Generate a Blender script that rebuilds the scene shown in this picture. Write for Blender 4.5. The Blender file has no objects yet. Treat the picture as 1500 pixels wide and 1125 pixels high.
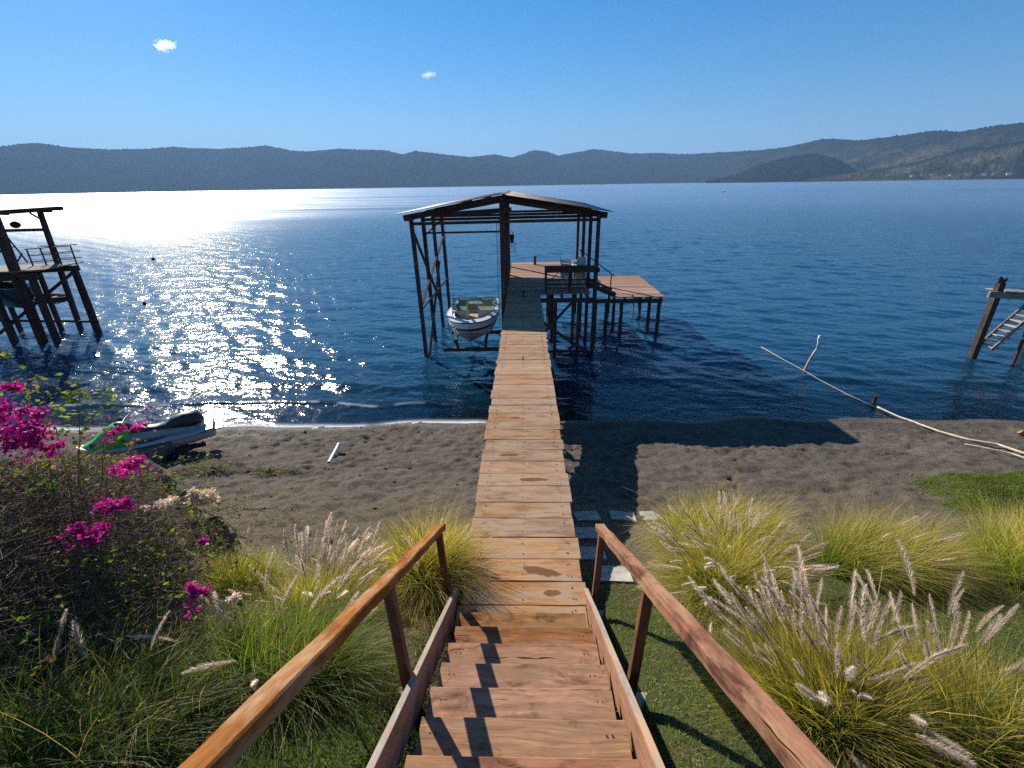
import bpy, math, random
import numpy as np
from mathutils import Vector, Matrix, Quaternion

random.seed(7)
rng = np.random.default_rng(11)
S = bpy.context.scene
COL = S.collection
PI = math.pi

# ------------------------------------------------------------------ camera, sky, sun, exposure
CAM = np.array([0.03, 0.0, 7.76])
FPX = 692.0
cam_d = bpy.data.cameras.new('camera')
cam = bpy.data.objects.new('camera', cam_d)
COL.objects.link(cam)
RM = Matrix.Rotation(math.radians(1.68), 3, 'Z') @ Matrix.Rotation(PI / 2 - math.radians(22.88), 3, 'X') @ Matrix.Rotation(math.radians(-0.95), 3, 'Z')
cam.matrix_world = Matrix.Translation(Vector(CAM)) @ RM.to_4x4()
cam_d.sensor_fit = 'HORIZONTAL'
cam_d.sensor_width = 36.0
cam_d.lens = FPX / 1500.0 * 36.0
cam_d.clip_start = 0.05
cam_d.clip_end = 40000.0
S.camera = cam

SUN_EL = math.radians(30.5)
SUN_AZ = math.radians(-37.5)          # from +Y, clockwise seen from above
world = bpy.data.worlds.new('World')
S.world = world
world.use_nodes = True
wn = world.node_tree
sky = wn.nodes.new('ShaderNodeTexSky')
sky.sky_type = 'NISHITA'
sky.sun_disc = False
sky.sun_elevation = SUN_EL
sky.sun_rotation = SUN_AZ
sky.altitude = 300
sky.air_density = 1.15
sky.dust_density = 0.15
sky.ozone_density = 7.0
hs = wn.nodes.new('ShaderNodeHueSaturation')
hs.inputs['Saturation'].default_value = 1.35
wn.links.new(sky.outputs[0], hs.inputs['Color'])
wn.links.new(hs.outputs[0], wn.nodes['Background'].inputs[0])
wn.nodes['Background'].inputs[1].default_value = 0.060

sun_d = bpy.data.lights.new('sun', 'SUN')
sun_d.energy = 5.0
sun_d.angle = math.radians(0.53)
sun_d.color = (1.0, 0.92, 0.80)
sun = bpy.data.objects.new('sun', sun_d)
COL.objects.link(sun)
to_sun = Vector((math.sin(SUN_AZ) * math.cos(SUN_EL), math.cos(SUN_AZ) * math.cos(SUN_EL), math.sin(SUN_EL)))
sun.rotation_euler = (-to_sun).to_track_quat('-Z', 'Y').to_euler()
sun.location = (-30, 40, 60)

S.view_settings.view_transform = 'Standard'
S.view_settings.look = 'None'
S.view_settings.gamma = 1.0
S.view_settings.exposure = 0.9
S.render.engine = 'CYCLES'
S.cycles.use_denoising = False
S.cycles.use_adaptive_sampling = False
S.cycles.max_bounces = 8
S.cycles.transparent_max_bounces = 12
S.cycles.sample_clamp_indirect = 4.0

# ------------------------------------------------------------------ small maths helpers
_R = np.array(RM)


def ray(x, y):
    d = _R @ np.array([(x - 750) / FPX, -(y - 562.5) / FPX, -1.0])
    return d / np.linalg.norm(d)


def at(x, y, z):
    d = ray(x, y)
    return CAM + d * ((z - CAM[2]) / d[2])


def aty(x, y, Y):
    d = ray(x, y)
    return CAM + d * (Y / d[1])


def hash2(ix, iy, seed):
    h = (ix.astype(np.int64) * 374761393 + iy.astype(np.int64) * 668265263 + seed * 1442695041) & 0x7fffffff
    h = ((h ^ (h >> 13)) * 1274126177) & 0x7fffffff
    h = h ^ (h >> 16)
    return (h & 0xffff) / 65535.0


def vnoise(x, y, seed=0):
    x = np.asarray(x, float); y = np.asarray(y, float)
    ix = np.floor(x); iy = np.floor(y)
    fx = x - ix; fy = y - iy
    fx = fx * fx * (3 - 2 * fx); fy = fy * fy * (3 - 2 * fy)
    a = hash2(ix, iy, seed); b = hash2(ix + 1, iy, seed)
    c = hash2(ix, iy + 1, seed); d = hash2(ix + 1, iy + 1, seed)
    return (a + (b - a) * fx) * (1 - fy) + (c + (d - c) * fx) * fy


def fbm(x, y, seed=0, octv=4):
    s = 0; a = 0.5; t = 0
    for k in range(octv):
        s = s + a * vnoise(x * 2 ** k, y * 2 ** k, seed + k * 17)
        t += a; a *= 0.5
    return s / t


def smooth(a, b, x):
    t = np.clip((np.asarray(x, float) - a) / (b - a), 0, 1)
    return t * t * (3 - 2 * t)


# ------------------------------------------------------------------ object helpers
def tag(o, label=None, cat=None, group=None, kind=None):
    if label: o['label'] = label
    if cat: o['category'] = cat
    if group: o['group'] = group
    if kind: o['kind'] = kind
    return o


def thing(name, label, cat, loc=(0, 0, 0), rotz=0.0, group=None):
    o = bpy.data.objects.new(name, None)
    o.empty_display_size = 0.2
    COL.objects.link(o)
    o.location = loc
    o.rotation_euler = (0, 0, rotz)
    return tag(o, label, cat, group)


def mesh_from(name, V, Fs, mat, smooth_=False, cols=None):
    me = bpy.data.meshes.new(name)
    me.from_pydata([tuple(v) for v in V], [], [tuple(f) for f in Fs])
    if mat: me.materials.append(mat)
    if smooth_: me.polygons.foreach_set('use_smooth', [True] * len(me.polygons))
    if cols is not None: set_cols(me, cols)
    me.update()
    return me


def set_cols(me, cols, name='Col'):
    c = np.ones((len(me.vertices), 4), np.float32)
    cols = np.asarray(cols, np.float32)
    c[:, :cols.shape[1]] = cols
    a = me.color_attributes.new(name, 'FLOAT_COLOR', 'POINT')
    a.data.foreach_set('color', c.ravel())


def set_attr(me, name, vals):
    a = me.attributes.new(name, 'FLOAT', 'POINT')
    a.data.foreach_set('value', np.asarray(vals, np.float32).ravel())


def np_mesh(name, V, Q, mat, smooth_=False, cols=None, T=None):
    """fast mesh: V (n,3), Q (m,4) quads, T (k,3) tris"""
    me = bpy.data.meshes.new(name)
    Q = np.zeros((0, 4), int) if Q is None else np.asarray(Q)
    T = np.zeros((0, 3), int) if T is None else np.asarray(T)
    nv = len(V); nl = Q.size + T.size; npoly = len(Q) + len(T)
    me.vertices.add(nv); me.loops.add(nl); me.polygons.add(npoly)
    me.vertices.foreach_set('co', np.asarray(V, np.float32).ravel())
    me.loops.foreach_set('vertex_index', np.concatenate([Q.ravel(), T.ravel()]).astype(np.int32))
    st = np.concatenate([np.arange(len(Q)) * 4, len(Q) * 4 + np.arange(len(T)) * 3]).astype(np.int32)
    me.polygons.foreach_set('loop_start', st)
    if smooth_: me.polygons.foreach_set('use_smooth', np.ones(npoly, bool))
    if mat: me.materials.append(mat)
    me.update(calc_edges=True)
    if cols is not None: set_cols(me, cols)
    return me


def link(name, me, parent=None, loc=(0, 0, 0)):
    o = bpy.data.objects.new(name, me)
    COL.objects.link(o)
    o.location = loc
    if parent: o.parent = parent
    return o


def part(name, V, Fs, mat, parent, smooth_=False, cols=None):
    return link(name, mesh_from(name, V, Fs, mat, smooth_, cols), parent)


def ploc(parent):
    return Vector((0, 0, 0)) if parent is None else parent.location


def bar_mesh(name, L, w, h, mat, seg=1, jit=0.0, ch=0.006, bow=0.0):
    """chamfered bar along local X, centred, w along Y, h along Z"""
    V = []; Fs = []
    c = min(ch, w * 0.3, h * 0.3)
    prof = [(w / 2 - c, -h / 2), (w / 2, -h / 2 + c), (w / 2, h / 2 - c), (w / 2 - c, h / 2),
            (-w / 2 + c, h / 2), (-w / 2, h / 2 - c), (-w / 2, -h / 2 + c), (-w / 2 + c, -h / 2)]
    for i in range(seg + 1):
        t = i / seg
        x = (t - 0.5) * L
        jy1, jy2, jz = (random.uniform(-jit, jit) for _ in range(3))
        b = bow * (1 - (2 * t - 1) ** 2)
        ex = random.uniform(-jit, jit) * 1.2 if i in (0, seg) else 0
        for (py, pz) in prof:
            V.append((x + ex, py + (jy1 if py > 0 else jy2), pz + jz * 0.5 + b))
    for i in range(seg):
        for k in range(8):
            a = i * 8 + k; b = i * 8 + (k + 1) % 8
            Fs.append((a, b, b + 8, a + 8))
    Fs.append(tuple(range(7, -1, -1)))
    Fs.append(tuple(seg * 8 + k for k in range(8)))
    return mesh_from(name, V, Fs, mat)


def beam(name, p0, p1, w, h, mat, parent, up=(0, 0, 1), seg=1, jit=0.0, ch=0.006, bow=0.0):
    """a squared timber from p0 to p1 (world), as its own object whose local X runs along it"""
    p0 = Vector(p0); p1 = Vector(p1)
    d = p1 - p0
    L = d.length
    x = d.normalized()
    u = Vector(up)
    if abs(x.dot(u)) > 0.97: u = Vector((0, 1, 0))
    y = u.cross(x).normalized()
    z = x.cross(y)
    me = bar_mesh(name, L, w, h, mat, seg, jit, ch, bow)
    o = bpy.data.objects.new(name, me)
    COL.objects.link(o)
    M = Matrix((x, y, z)).transposed()
    o.matrix_basis = Matrix.Translation((p0 + p1) / 2 - ploc(parent)) @ M.to_4x4()
    if parent: o.parent = parent
    return o


def tube_arrays(P, r, sides=5, cap=False):
    """tube along polyline P with radius r (scalar or per point)"""
    P = [Vector(p) for p in P]
    n = len(P)
    rr = [r] * n if not hasattr(r, '__len__') else list(r)
    V = []; Fs = []
    prev = None
    for i in range(n):
        t = (P[min(i + 1, n - 1)] - P[max(i - 1, 0)])
        t = t.normalized() if t.length > 1e-9 else Vector((0, 0, 1))
        if prev is None:
            a = Vector((0, 0, 1)) if abs(t.z) < 0.9 else Vector((1, 0, 0))
            u = t.cross(a).normalized()
        else:
            u = (prev - t * prev.dot(t))
            u = u.normalized() if u.length > 1e-6 else t.orthogonal().normalized()
        prev = u
        v = t.cross(u)
        for k in range(sides):
            a = 2 * PI * k / sides
            V.append(tuple(P[i] + (u * math.cos(a) + v * math.sin(a)) * rr[i]))
    for i in range(n - 1):
        for k in range(sides):
            a = i * sides + k; b = i * sides + (k + 1) % sides
            Fs.append((a, b, b + sides, a + sides))
    if cap:
        Fs.append(tuple(range(sides - 1, -1, -1)))
        Fs.append(tuple((n - 1) * sides + k for k in range(sides)))
    return V, Fs


class MB:
    def __init__(s): s.V = []; s.F = []
    def add(s, V, Fs):
        o = len(s.V)
        s.V += [tuple(v) for v in V]
        s.F += [tuple(i + o for i in f) for f in Fs]
        return s
    def box(s, x0, x1, y0, y1, z0, z1):
        V = [(x, y, z) for z in (z0, z1) for y in (y0, y1) for x in (x0, x1)]
        return s.add(V, [(0, 2, 3, 1), (4, 5, 7, 6), (0, 1, 5, 4), (2, 6, 7, 3), (0, 4, 6, 2), (1, 3, 7, 5)])
    def tube(s, P, r, sides=6, cap=True):
        return s.add(*tube_arrays(P, r, sides, cap))
    def build(s, name, mat, parent, smooth_=False):
        return part(name, s.V, s.F, mat, parent, smooth_)


def loft(sections, close=True, cap=(True, True)):
    V = []; Fs = []
    n = len(sections[0])
    for s in sections: V += [tuple(p) for p in s]
    for i in range(len(sections) - 1):
        for k in range(n if close else n - 1):
            a = i * n + k; b = i * n + (k + 1) % n
            Fs.append((a, b, b + n, a + n))
    if cap[0]: Fs.append(tuple(range(n - 1, -1, -1)))
    if cap[1]: Fs.append(tuple((len(sections) - 1) * n + k for k in range(n)))
    return V, Fs


# ------------------------------------------------------------------ materials
class NT:
    def __init__(s, name):
        s.m = bpy.data.materials.new(name)
        s.m.use_nodes = True
        s.t = s.m.node_tree
        s.t.nodes.clear()
        s.out = s.t.nodes.new('ShaderNodeOutputMaterial')
    def n(s, typ, **kw):
        x = s.t.nodes.new('ShaderNode' + typ)
        for k, v in kw.items():
            if k in x.inputs.keys() if isinstance(k, str) else False: x.inputs[k].default_value = v
            else: setattr(x, k, v)
        return x
    def l(s, a, b): s.t.links.new(a, b)
    def val(s, sock, v):
        if hasattr(v, 'is_linked') or isinstance(v, bpy.types.NodeSocket): s.l(v, sock)
        else: sock.default_value = v
    def math(s, op, a, b=0.0, c=0.0, clamp=False):
        x = s.t.nodes.new('ShaderNodeMath'); x.operation = op; x.use_clamp = clamp
        s.val(x.inputs[0], a); s.val(x.inputs[1], b); s.val(x.inputs[2], c)
        return x.outputs[0]
    def mix(s, f, a, b, blend='MIX'):
        x = s.t.nodes.new('ShaderNodeMix'); x.data_type = 'RGBA'; x.blend_type = blend
        s.val(x.inputs[0], f)
        s.val(x.inputs[6], a if isinstance(a, bpy.types.NodeSocket) else (*a, 1) if len(a) == 3 else a)
        s.val(x.inputs[7], b if isinstance(b, bpy.types.NodeSocket) else (*b, 1) if len(b) == 3 else b)
        return x.outputs[2]
    def noise(s, vec, scale, detail=4, rough=0.55, dist=0.0):
        x = s.t.nodes.new('ShaderNodeTexNoise')
        x.inputs['Scale'].default_value = scale; x.inputs['Detail'].default_value = detail
        x.inputs['Roughness'].default_value = rough; x.inputs['Distortion'].default_value = dist
        if vec is not None: s.l(vec, x.inputs['Vector'])
        return x.outputs[0]
    def ramp(s, f, pts):
        x = s.t.nodes.new('ShaderNodeValToRGB')
        e = x.color_ramp.elements
        while len(e) < len(pts): e.new(0.5)
        for q, (p, c) in zip(e, pts):
            q.position = p; q.color = (*c, 1) if hasattr(c, '__len__') else (c, c, c, 1)
        s.l(f, x.inputs[0])
        return x.outputs[0]
    def mapping(s, vec, scale=(1, 1, 1), loc=None):
        x = s.t.nodes.new('ShaderNodeMapping')
        s.l(vec, x.inputs['Vector']); x.inputs['Scale'].default_value = scale
        if loc is not None: s.val(x.inputs['Location'], loc)
        return x.outputs[0]
    def bump(s, h, strength=0.5, dist=0.01, normal=None):
        x = s.t.nodes.new('ShaderNodeBump')
        x.inputs['Strength'].default_value = strength; x.inputs['Distance'].default_value = dist
        s.l(h, x.inputs['Height'])
        if normal is not None: s.l(normal, x.inputs['Normal'])
        return x.outputs[0]
    def princ(s, col, rough=0.6, spec=0.4, normal=None, metal=0.0):
        x = s.t.nodes.new('ShaderNodeBsdfPrincipled')
        s.val(x.inputs['Base Color'], col if isinstance(col, bpy.types.NodeSocket) else (*col, 1))
        s.val(x.inputs['Roughness'], rough)
        x.inputs['Specular IOR Level'].default_value = spec
        x.inputs['Metallic'].default_value = metal
        if normal is not None: s.l(normal, x.inputs['Normal'])
        return x.outputs[0]
    def done(s, shader):
        s.l(shader, s.out.inputs['Surface'])
        return s.m


def mat_plain(name, col, rough=0.5, spec=0.4, metal=0.0, var=0.25, nscale=8.0):
    t = NT(name)
    tc = t.n('TexCoord').outputs['Object']
    f = t.noise(tc, nscale, 5, 0.6)
    d = tuple(max(0, c * (1 - var)) for c in col); u = tuple(c * (1 + var * 0.5) for c in col)
    c = t.ramp(f, [(0.3, d), (0.7, u)])
    r = t.math('ADD', t.math('MULTIPLY', f, 0.25), rough - 0.12)
    return t.done(t.princ(c, r, spec, t.bump(f, 0.15, 0.004), metal))


def mat_wood(name, light, dark, grey=None, grey_amt=0.0, rough=0.65, cracks=0.6, stains=None, grain=1.0, spec=0.12, blotch=0.35):
    """timber whose grain runs along local X of each piece"""
    t = NT(name)
    tc = t.n('TexCoord').outputs['Object']
    oi = t.n('ObjectInfo')
    rnd = oi.outputs['Random']
    off = t.n('CombineXYZ')
    t.l(t.math('MULTIPLY', rnd, 37.0), off.inputs[0]); t.l(t.math('MULTIPLY', rnd, 91.0), off.inputs[1]); t.l(t.math('MULTIPLY', rnd, 53.0), off.inputs[2])
    va = t.n('VectorMath', operation='ADD'); t.l(tc, va.inputs[0]); t.l(off.outputs[0], va.inputs[1])
    v = va.outputs[0]
    warp = t.noise(t.mapping(v, (1.2, 3, 3)), 1.0, 3)
    vw = t.n('VectorMath', operation='ADD'); t.l(v, vw.inputs[0])
    cw = t.n('CombineXYZ'); t.l(t.math('MULTIPLY', warp, 0.22), cw.inputs[1]); t.l(t.math('MULTIPLY', warp, 0.1), cw.inputs[2]); t.l(cw.outputs[0], vw.inputs[1])
    g1 = t.noise(t.mapping(vw.outputs[0], (1.5, 22 * grain, 22 * grain)), 1.0, 6, 0.65)
    g2 = t.noise(t.mapping(vw.outputs[0], (5, 120 * grain, 120 * grain)), 1.0, 3, 0.6)
    big = t.noise(t.mapping(v, (1.1, 3.5, 3.5)), 1.0, 4, 0.6)
    f = t.math('ADD', t.math('MULTIPLY', g1, 0.65), t.math('MULTIPLY', big, 0.35))
    c = t.ramp(f, [(0.33, dark), (0.62, light)])
    c = t.mix(t.math('MULTIPLY', t.math('SUBTRACT', g2, 0.4, clamp=True), 1.1, clamp=True), c, tuple(x * 0.45 for x in dark))
    bl = t.noise(t.mapping(v, (2.6, 4.5, 4.5), (5, 3, 1)), 1.0, 5, 0.65, 0.6)
    c = t.mix(t.math('MULTIPLY', t.ramp(bl, [(0.52, 0), (0.66, 1)]), blotch), c, tuple(x * 0.55 for x in dark))
    bl2 = t.noise(t.mapping(v, (3.0, 6, 6), (1, 8, 2)), 1.0, 4, 0.6, 0.4)
    c = t.mix(t.math('MULTIPLY', t.ramp(bl2, [(0.56, 0), (0.70, 1)]), blotch * 0.8), c, (light[0] * 1.12, light[1] * 0.92, light[2] * 0.62))
    # each piece a little different
    k = t.math('ADD', t.math('MULTIPLY', rnd, 0.5), 0.72)
    hsv = t.n('HueSaturation'); t.l(c, hsv.inputs['Color']); t.l(k, hsv.inputs['Value'])
    t.l(t.math('ADD', t.math('MULTIPLY', t.math('FRACT', t.math('MULTIPLY', rnd, 7.3)), 0.014), 0.490), hsv.inputs['Hue'])
    t.l(t.math('ADD', t.math('MULTIPLY', t.math('FRACT', t.math('MULTIPLY', rnd, 13.7)), 0.3), 0.82), hsv.inputs['Saturation'])
    c = hsv.outputs[0]
    if grey is not None:
        gm = t.ramp(t.noise(t.mapping(v, (1.6, 6, 6)), 1.0, 5, 0.7), [(0.62 - grey_amt * 0.4, 0), (0.72 - grey_amt * 0.2, 1)])
        c = t.mix(gm, c, grey)
    crk = t.noise(t.mapping(vw.outputs[0], (0.9, 45, 45)), 1.0, 2, 0.5)
    cm = t.ramp(crk, [(0.24, 1), (0.30, 0)])
    c = t.mix(t.math('MULTIPLY', cm, cracks), c, tuple(x * 0.18 for x in dark))
    if stains:
        pos = t.n('NewGeometry').outputs['Position']
        wob = t.noise(pos, 9.0, 4, 0.6)
        tot = None
        for (sx, sy, ax, ay, rot) in stains:
            mp = t.n('Mapping'); mp.vector_type = 'TEXTURE'
            t.l(pos, mp.inputs['Vector'])
            mp.inputs['Location'].default_value = (sx, sy, 0); mp.inputs['Rotation'].default_value = (0, 0, rot)
            mp.inputs['Scale'].default_value = (ax, ay, 1000)
            ln = t.n('VectorMath', operation='LENGTH'); t.l(mp.outputs[0], ln.inputs[0])
            d = t.math('ADD', ln.outputs['Value'], t.math('MULTIPLY', t.math('SUBTRACT', wob, 0.5), 1.1))
            mk = t.ramp(d, [(0.84, 1), (0.97, 0)])
            tot = mk if tot is None else t.math('MAXIMUM', tot, mk)
        c = t.mix(t.math('MULTIPLY', tot, 0.85), c, t.mix(g1, (0.07, 0.028, 0.011), (0.22, 0.095, 0.035)))
    h = t.math('ADD', t.math('MULTIPLY', g1, 0.6), t.math('ADD', t.math('MULTIPLY', g2, 0.25), t.math('MULTIPLY', cm, -0.8)))
    r = t.math('ADD', t.math('MULTIPLY', g1, 0.25), rough + 0.02)
    return t.done(t.princ(c, r, spec, t.bump(h, 0.8, 0.006)))


def mat_leafy(name, trans=0.45, rough=0.55, spec=0.25, tint=(1.0, 1.0, 0.75), vary=0.25):
    """thin vegetation coloured by the mesh's own colour attribute, lets light through"""
    t = NT(name)
    a = t.n('Attribute', attribute_name='Col')
    oi = t.n('ObjectInfo')
    hsv = t.n('HueSaturation'); t.l(a.outputs['Color'], hsv.inputs['Color'])
    t.l(t.math('ADD', t.math('MULTIPLY', oi.outputs['Random'], vary), 1 - vary / 2), hsv.inputs['Value'])
    c = hsv.outputs[0]
    p = t.princ(c, rough, spec)
    tr = t.n('BsdfTranslucent')
    t.l(t.mix(1.0, c, tint, 'MULTIPLY'), tr.inputs['Color'])
    ms = t.n('MixShader'); ms.inputs[0].default_value = trans
    t.l(p, ms.inputs[1]); t.l(tr.outputs[0], ms.inputs[2])
    return t.done(ms.outputs[0])


STAINS = []
for (px, py, ax, ay, rot) in ((745, 666, .20, .055, .05), (780, 702, .27, .06, .03), (792, 836, .27, .085, -.2), (808, 868, .12, .055, 0.0),
                              (755, 611, .13, .05, 0), (690, 897, .10, .05, 0.3)):
    q = at(px, py, 3.03)
    STAINS.append((q[0], q[1], ax, ay, rot))
M = {}
M['pier_wood'] = mat_wood('sun_bleached_plank_wood', (0.53, 0.315, 0.165), (0.24, 0.115, 0.052), (0.38, 0.27, 0.18), 0.5, 0.68, 1.0, STAINS, spec=0.05)
M['deck_wood'] = mat_wood('deck_plank_wood', (0.49, 0.30, 0.195), (0.29, 0.165, 0.105), (0.3, 0.23, 0.19), 0.2, 0.55, 0.6)
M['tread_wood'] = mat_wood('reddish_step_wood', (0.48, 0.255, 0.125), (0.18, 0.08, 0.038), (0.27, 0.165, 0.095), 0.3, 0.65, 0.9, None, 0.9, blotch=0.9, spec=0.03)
M['rail_wood'] = mat_wood('handrail_wood', (0.48, 0.225, 0.080), (0.20, 0.078, 0.026), (0.36, 0.235, 0.135), 0.35, 0.6, 1.0, spec=0.04)
M['worn_rail_wood'] = mat_wood('worn_chipped_handrail_wood', (0.46, 0.20, 0.070), (0.15, 0.052, 0.02), (0.33, 0.205, 0.115), 0.4, 0.62, 1.0, None, 1.0, blotch=0.8, spec=0.03)
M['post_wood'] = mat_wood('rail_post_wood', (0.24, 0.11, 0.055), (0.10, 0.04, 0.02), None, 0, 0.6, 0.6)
M['stringer_wood'] = mat_wood('stringer_wood', (0.50, 0.285, 0.16), (0.30, 0.16, 0.085), (0.30, 0.28, 0.25), 0.2, 0.7, 0.6)
M['cap_wood'] = mat_wood('weathered_cap_strip', (0.40, 0.35, 0.29), (0.22, 0.19, 0.16), (0.42, 0.27, 0.16), 0.3, 0.75, 0.7)
M['dark_timber'] = mat_wood('dark_weathered_timber', (0.115, 0.07, 0.045), (0.04, 0.024, 0.016), (0.12, 0.10, 0.085), 0.25, 0.7, 0.6)
M['neighbour_timber'] = mat_wood('red_brown_weathered_timber', (0.13, 0.06, 0.042), (0.05, 0.022, 0.016), (0.11, 0.085, 0.075), 0.2, 0.7, 0.6)
M['grey_timber'] = mat_wood('grey_weathered_timber', (0.34, 0.27, 0.2), (0.17, 0.12, 0.09), (0.3, 0.28, 0.26), 0.5, 0.7, 0.6)
M['bleached_wood'] = mat_wood('bleached_driftwood', (0.52, 0.44, 0.35), (0.30, 0.22, 0.16), None, 0, 0.7, 0.5)
M['roof_metal'] = mat_plain('rusty_roof_sheet', (0.20, 0.155, 0.13), 0.6, 0.4, 0.2, 0.5, 3)
M['black_metal'] = mat_plain('black_iron', (0.025, 0.023, 0.024), 0.5, 0.5, 0.6, 0.3, 20)
M['white_plastic'] = mat_plain('white_plastic', (0.72, 0.70, 0.66), 0.4, 0.5, 0, 0.08, 4)
M['gelcoat'] = mat_plain('white_gelcoat', (0.74, 0.74, 0.72), 0.2, 0.5, 0, 0.06, 3)
M['silver_gelcoat'] = mat_plain('dull_silver_gelcoat', (0.42, 0.44, 0.45), 0.3, 0.5, 0, 0.2, 4)
M['navy_gelcoat'] = mat_plain('navy_gelcoat', (0.035, 0.037, 0.055), 0.22, 0.5, 0, 0.15, 3)
M['grey_gelcoat'] = mat_plain('grey_lower_hull', (0.34, 0.33, 0.30), 0.35, 0.5, 0, 0.25, 3)
M['beige_vinyl'] = mat_plain('beige_vinyl', (0.55, 0.46, 0.34), 0.5, 0.4, 0, 0.12, 5)
M['tan_carpet'] = mat_plain('tan_boat_floor', (0.34, 0.29, 0.23), 0.8, 0.2, 0, 0.2, 20)
M['green_paint'] = mat_plain('bright_green_gelcoat', (0.09, 0.56, 0.05), 0.22, 0.5, 0, 0.2, 3)
M['black_vinyl'] = mat_plain('black_seat_vinyl', (0.03, 0.029, 0.03), 0.45, 0.5, 0, 0.3, 10)
M['rubber'] = mat_plain('black_rubber', (0.02, 0.02, 0.02), 0.7, 0.3, 0, 0.3, 10)
M['concrete'] = mat_plain('pale_concrete', (0.38, 0.355, 0.31), 0.8, 0.2, 0, 0.45, 7)
M['white_pipe'] = mat_plain('white_pvc', (0.72, 0.70, 0.65), 0.4, 0.4, 0, 0.12, 6)
M['rope'] = mat_plain('pale_rope', (0.42, 0.40, 0.33), 0.8, 0.2, 0, 0.25, 30)
M['bamboo'] = mat_plain('bleached_bamboo', (0.58, 0.49, 0.34), 0.6, 0.3, 0, 0.3, 4)
M['orange_stone'] = mat_plain('orange_stone', (0.42, 0.2, 0.09), 0.7, 0.3, 0, 0.3, 6)
M['house_wall'] = mat_plain('pale_plaster', (0.62, 0.6, 0.55), 0.8, 0.2, 0, 0.1, 0.3)
M['house_roof'] = mat_plain('clay_roof', (0.3, 0.16, 0.1), 0.8, 0.2, 0, 0.3, 0.3)
M['grass'] = mat_leafy('grass_blade', 0.6, 0.5, 0.3, (1.0, 1.0, 0.5))
M['plume'] = mat_leafy('seed_plume', 0.72, 0.7, 0.1, (1.0, 0.93, 0.85), 0.35)
M['leaf'] = mat_leafy('shrub_leaf', 0.5, 0.6, 0.12, (1.0, 1.0, 0.5))
M['bract'] = mat_leafy('flower_bract', 0.45, 0.5, 0.2, (1.0, 0.85, 1.0), 0.2)
M['twig'] = mat_plain('bare_twig', (0.20, 0.15, 0.105), 0.8, 0.2, 0, 0.5, 15)


def mat_glass(name, col):
    t = NT(name)
    tr = t.n('BsdfTransparent'); tr.inputs[0].default_value = (*col, 1)
    gl = t.n('BsdfGlossy'); gl.inputs['Roughness'].default_value = 0.03
    fr = t.n('Fresnel'); fr.inputs[0].default_value = 1.5
    ms = t.n('MixShader'); t.l(fr.outputs[0], ms.inputs[0]); t.l(tr.outputs[0], ms.inputs[1]); t.l(gl.outputs[0], ms.inputs[2])
    return t.done(ms.outputs[0])


M['glass'] = mat_glass('tinted_windshield', (0.30, 0.46, 0.44))


def mat_rock():
    t = NT('basalt_rock')
    tc = t.n('TexCoord').outputs['Object']
    f = t.noise(tc, 3.5, 8, 0.65); g = t.noise(tc, 14, 6, 0.7)
    c = t.ramp(f, [(0.3, (0.05, 0.043, 0.037)), (0.55, (0.13, 0.112, 0.096)), (0.75, (0.21, 0.185, 0.158))])
    c = t.mix(t.ramp(g, [(0.60, 0), (0.74, 1)]), c, (0.20, 0.17, 0.135))
    h = t.math('ADD', f, t.math('MULTIPLY', g, 0.4))
    return t.done(t.princ(c, 0.85, 0.25, t.bump(h, 0.8, 0.03)))


M['rock'] = mat_rock()


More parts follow.
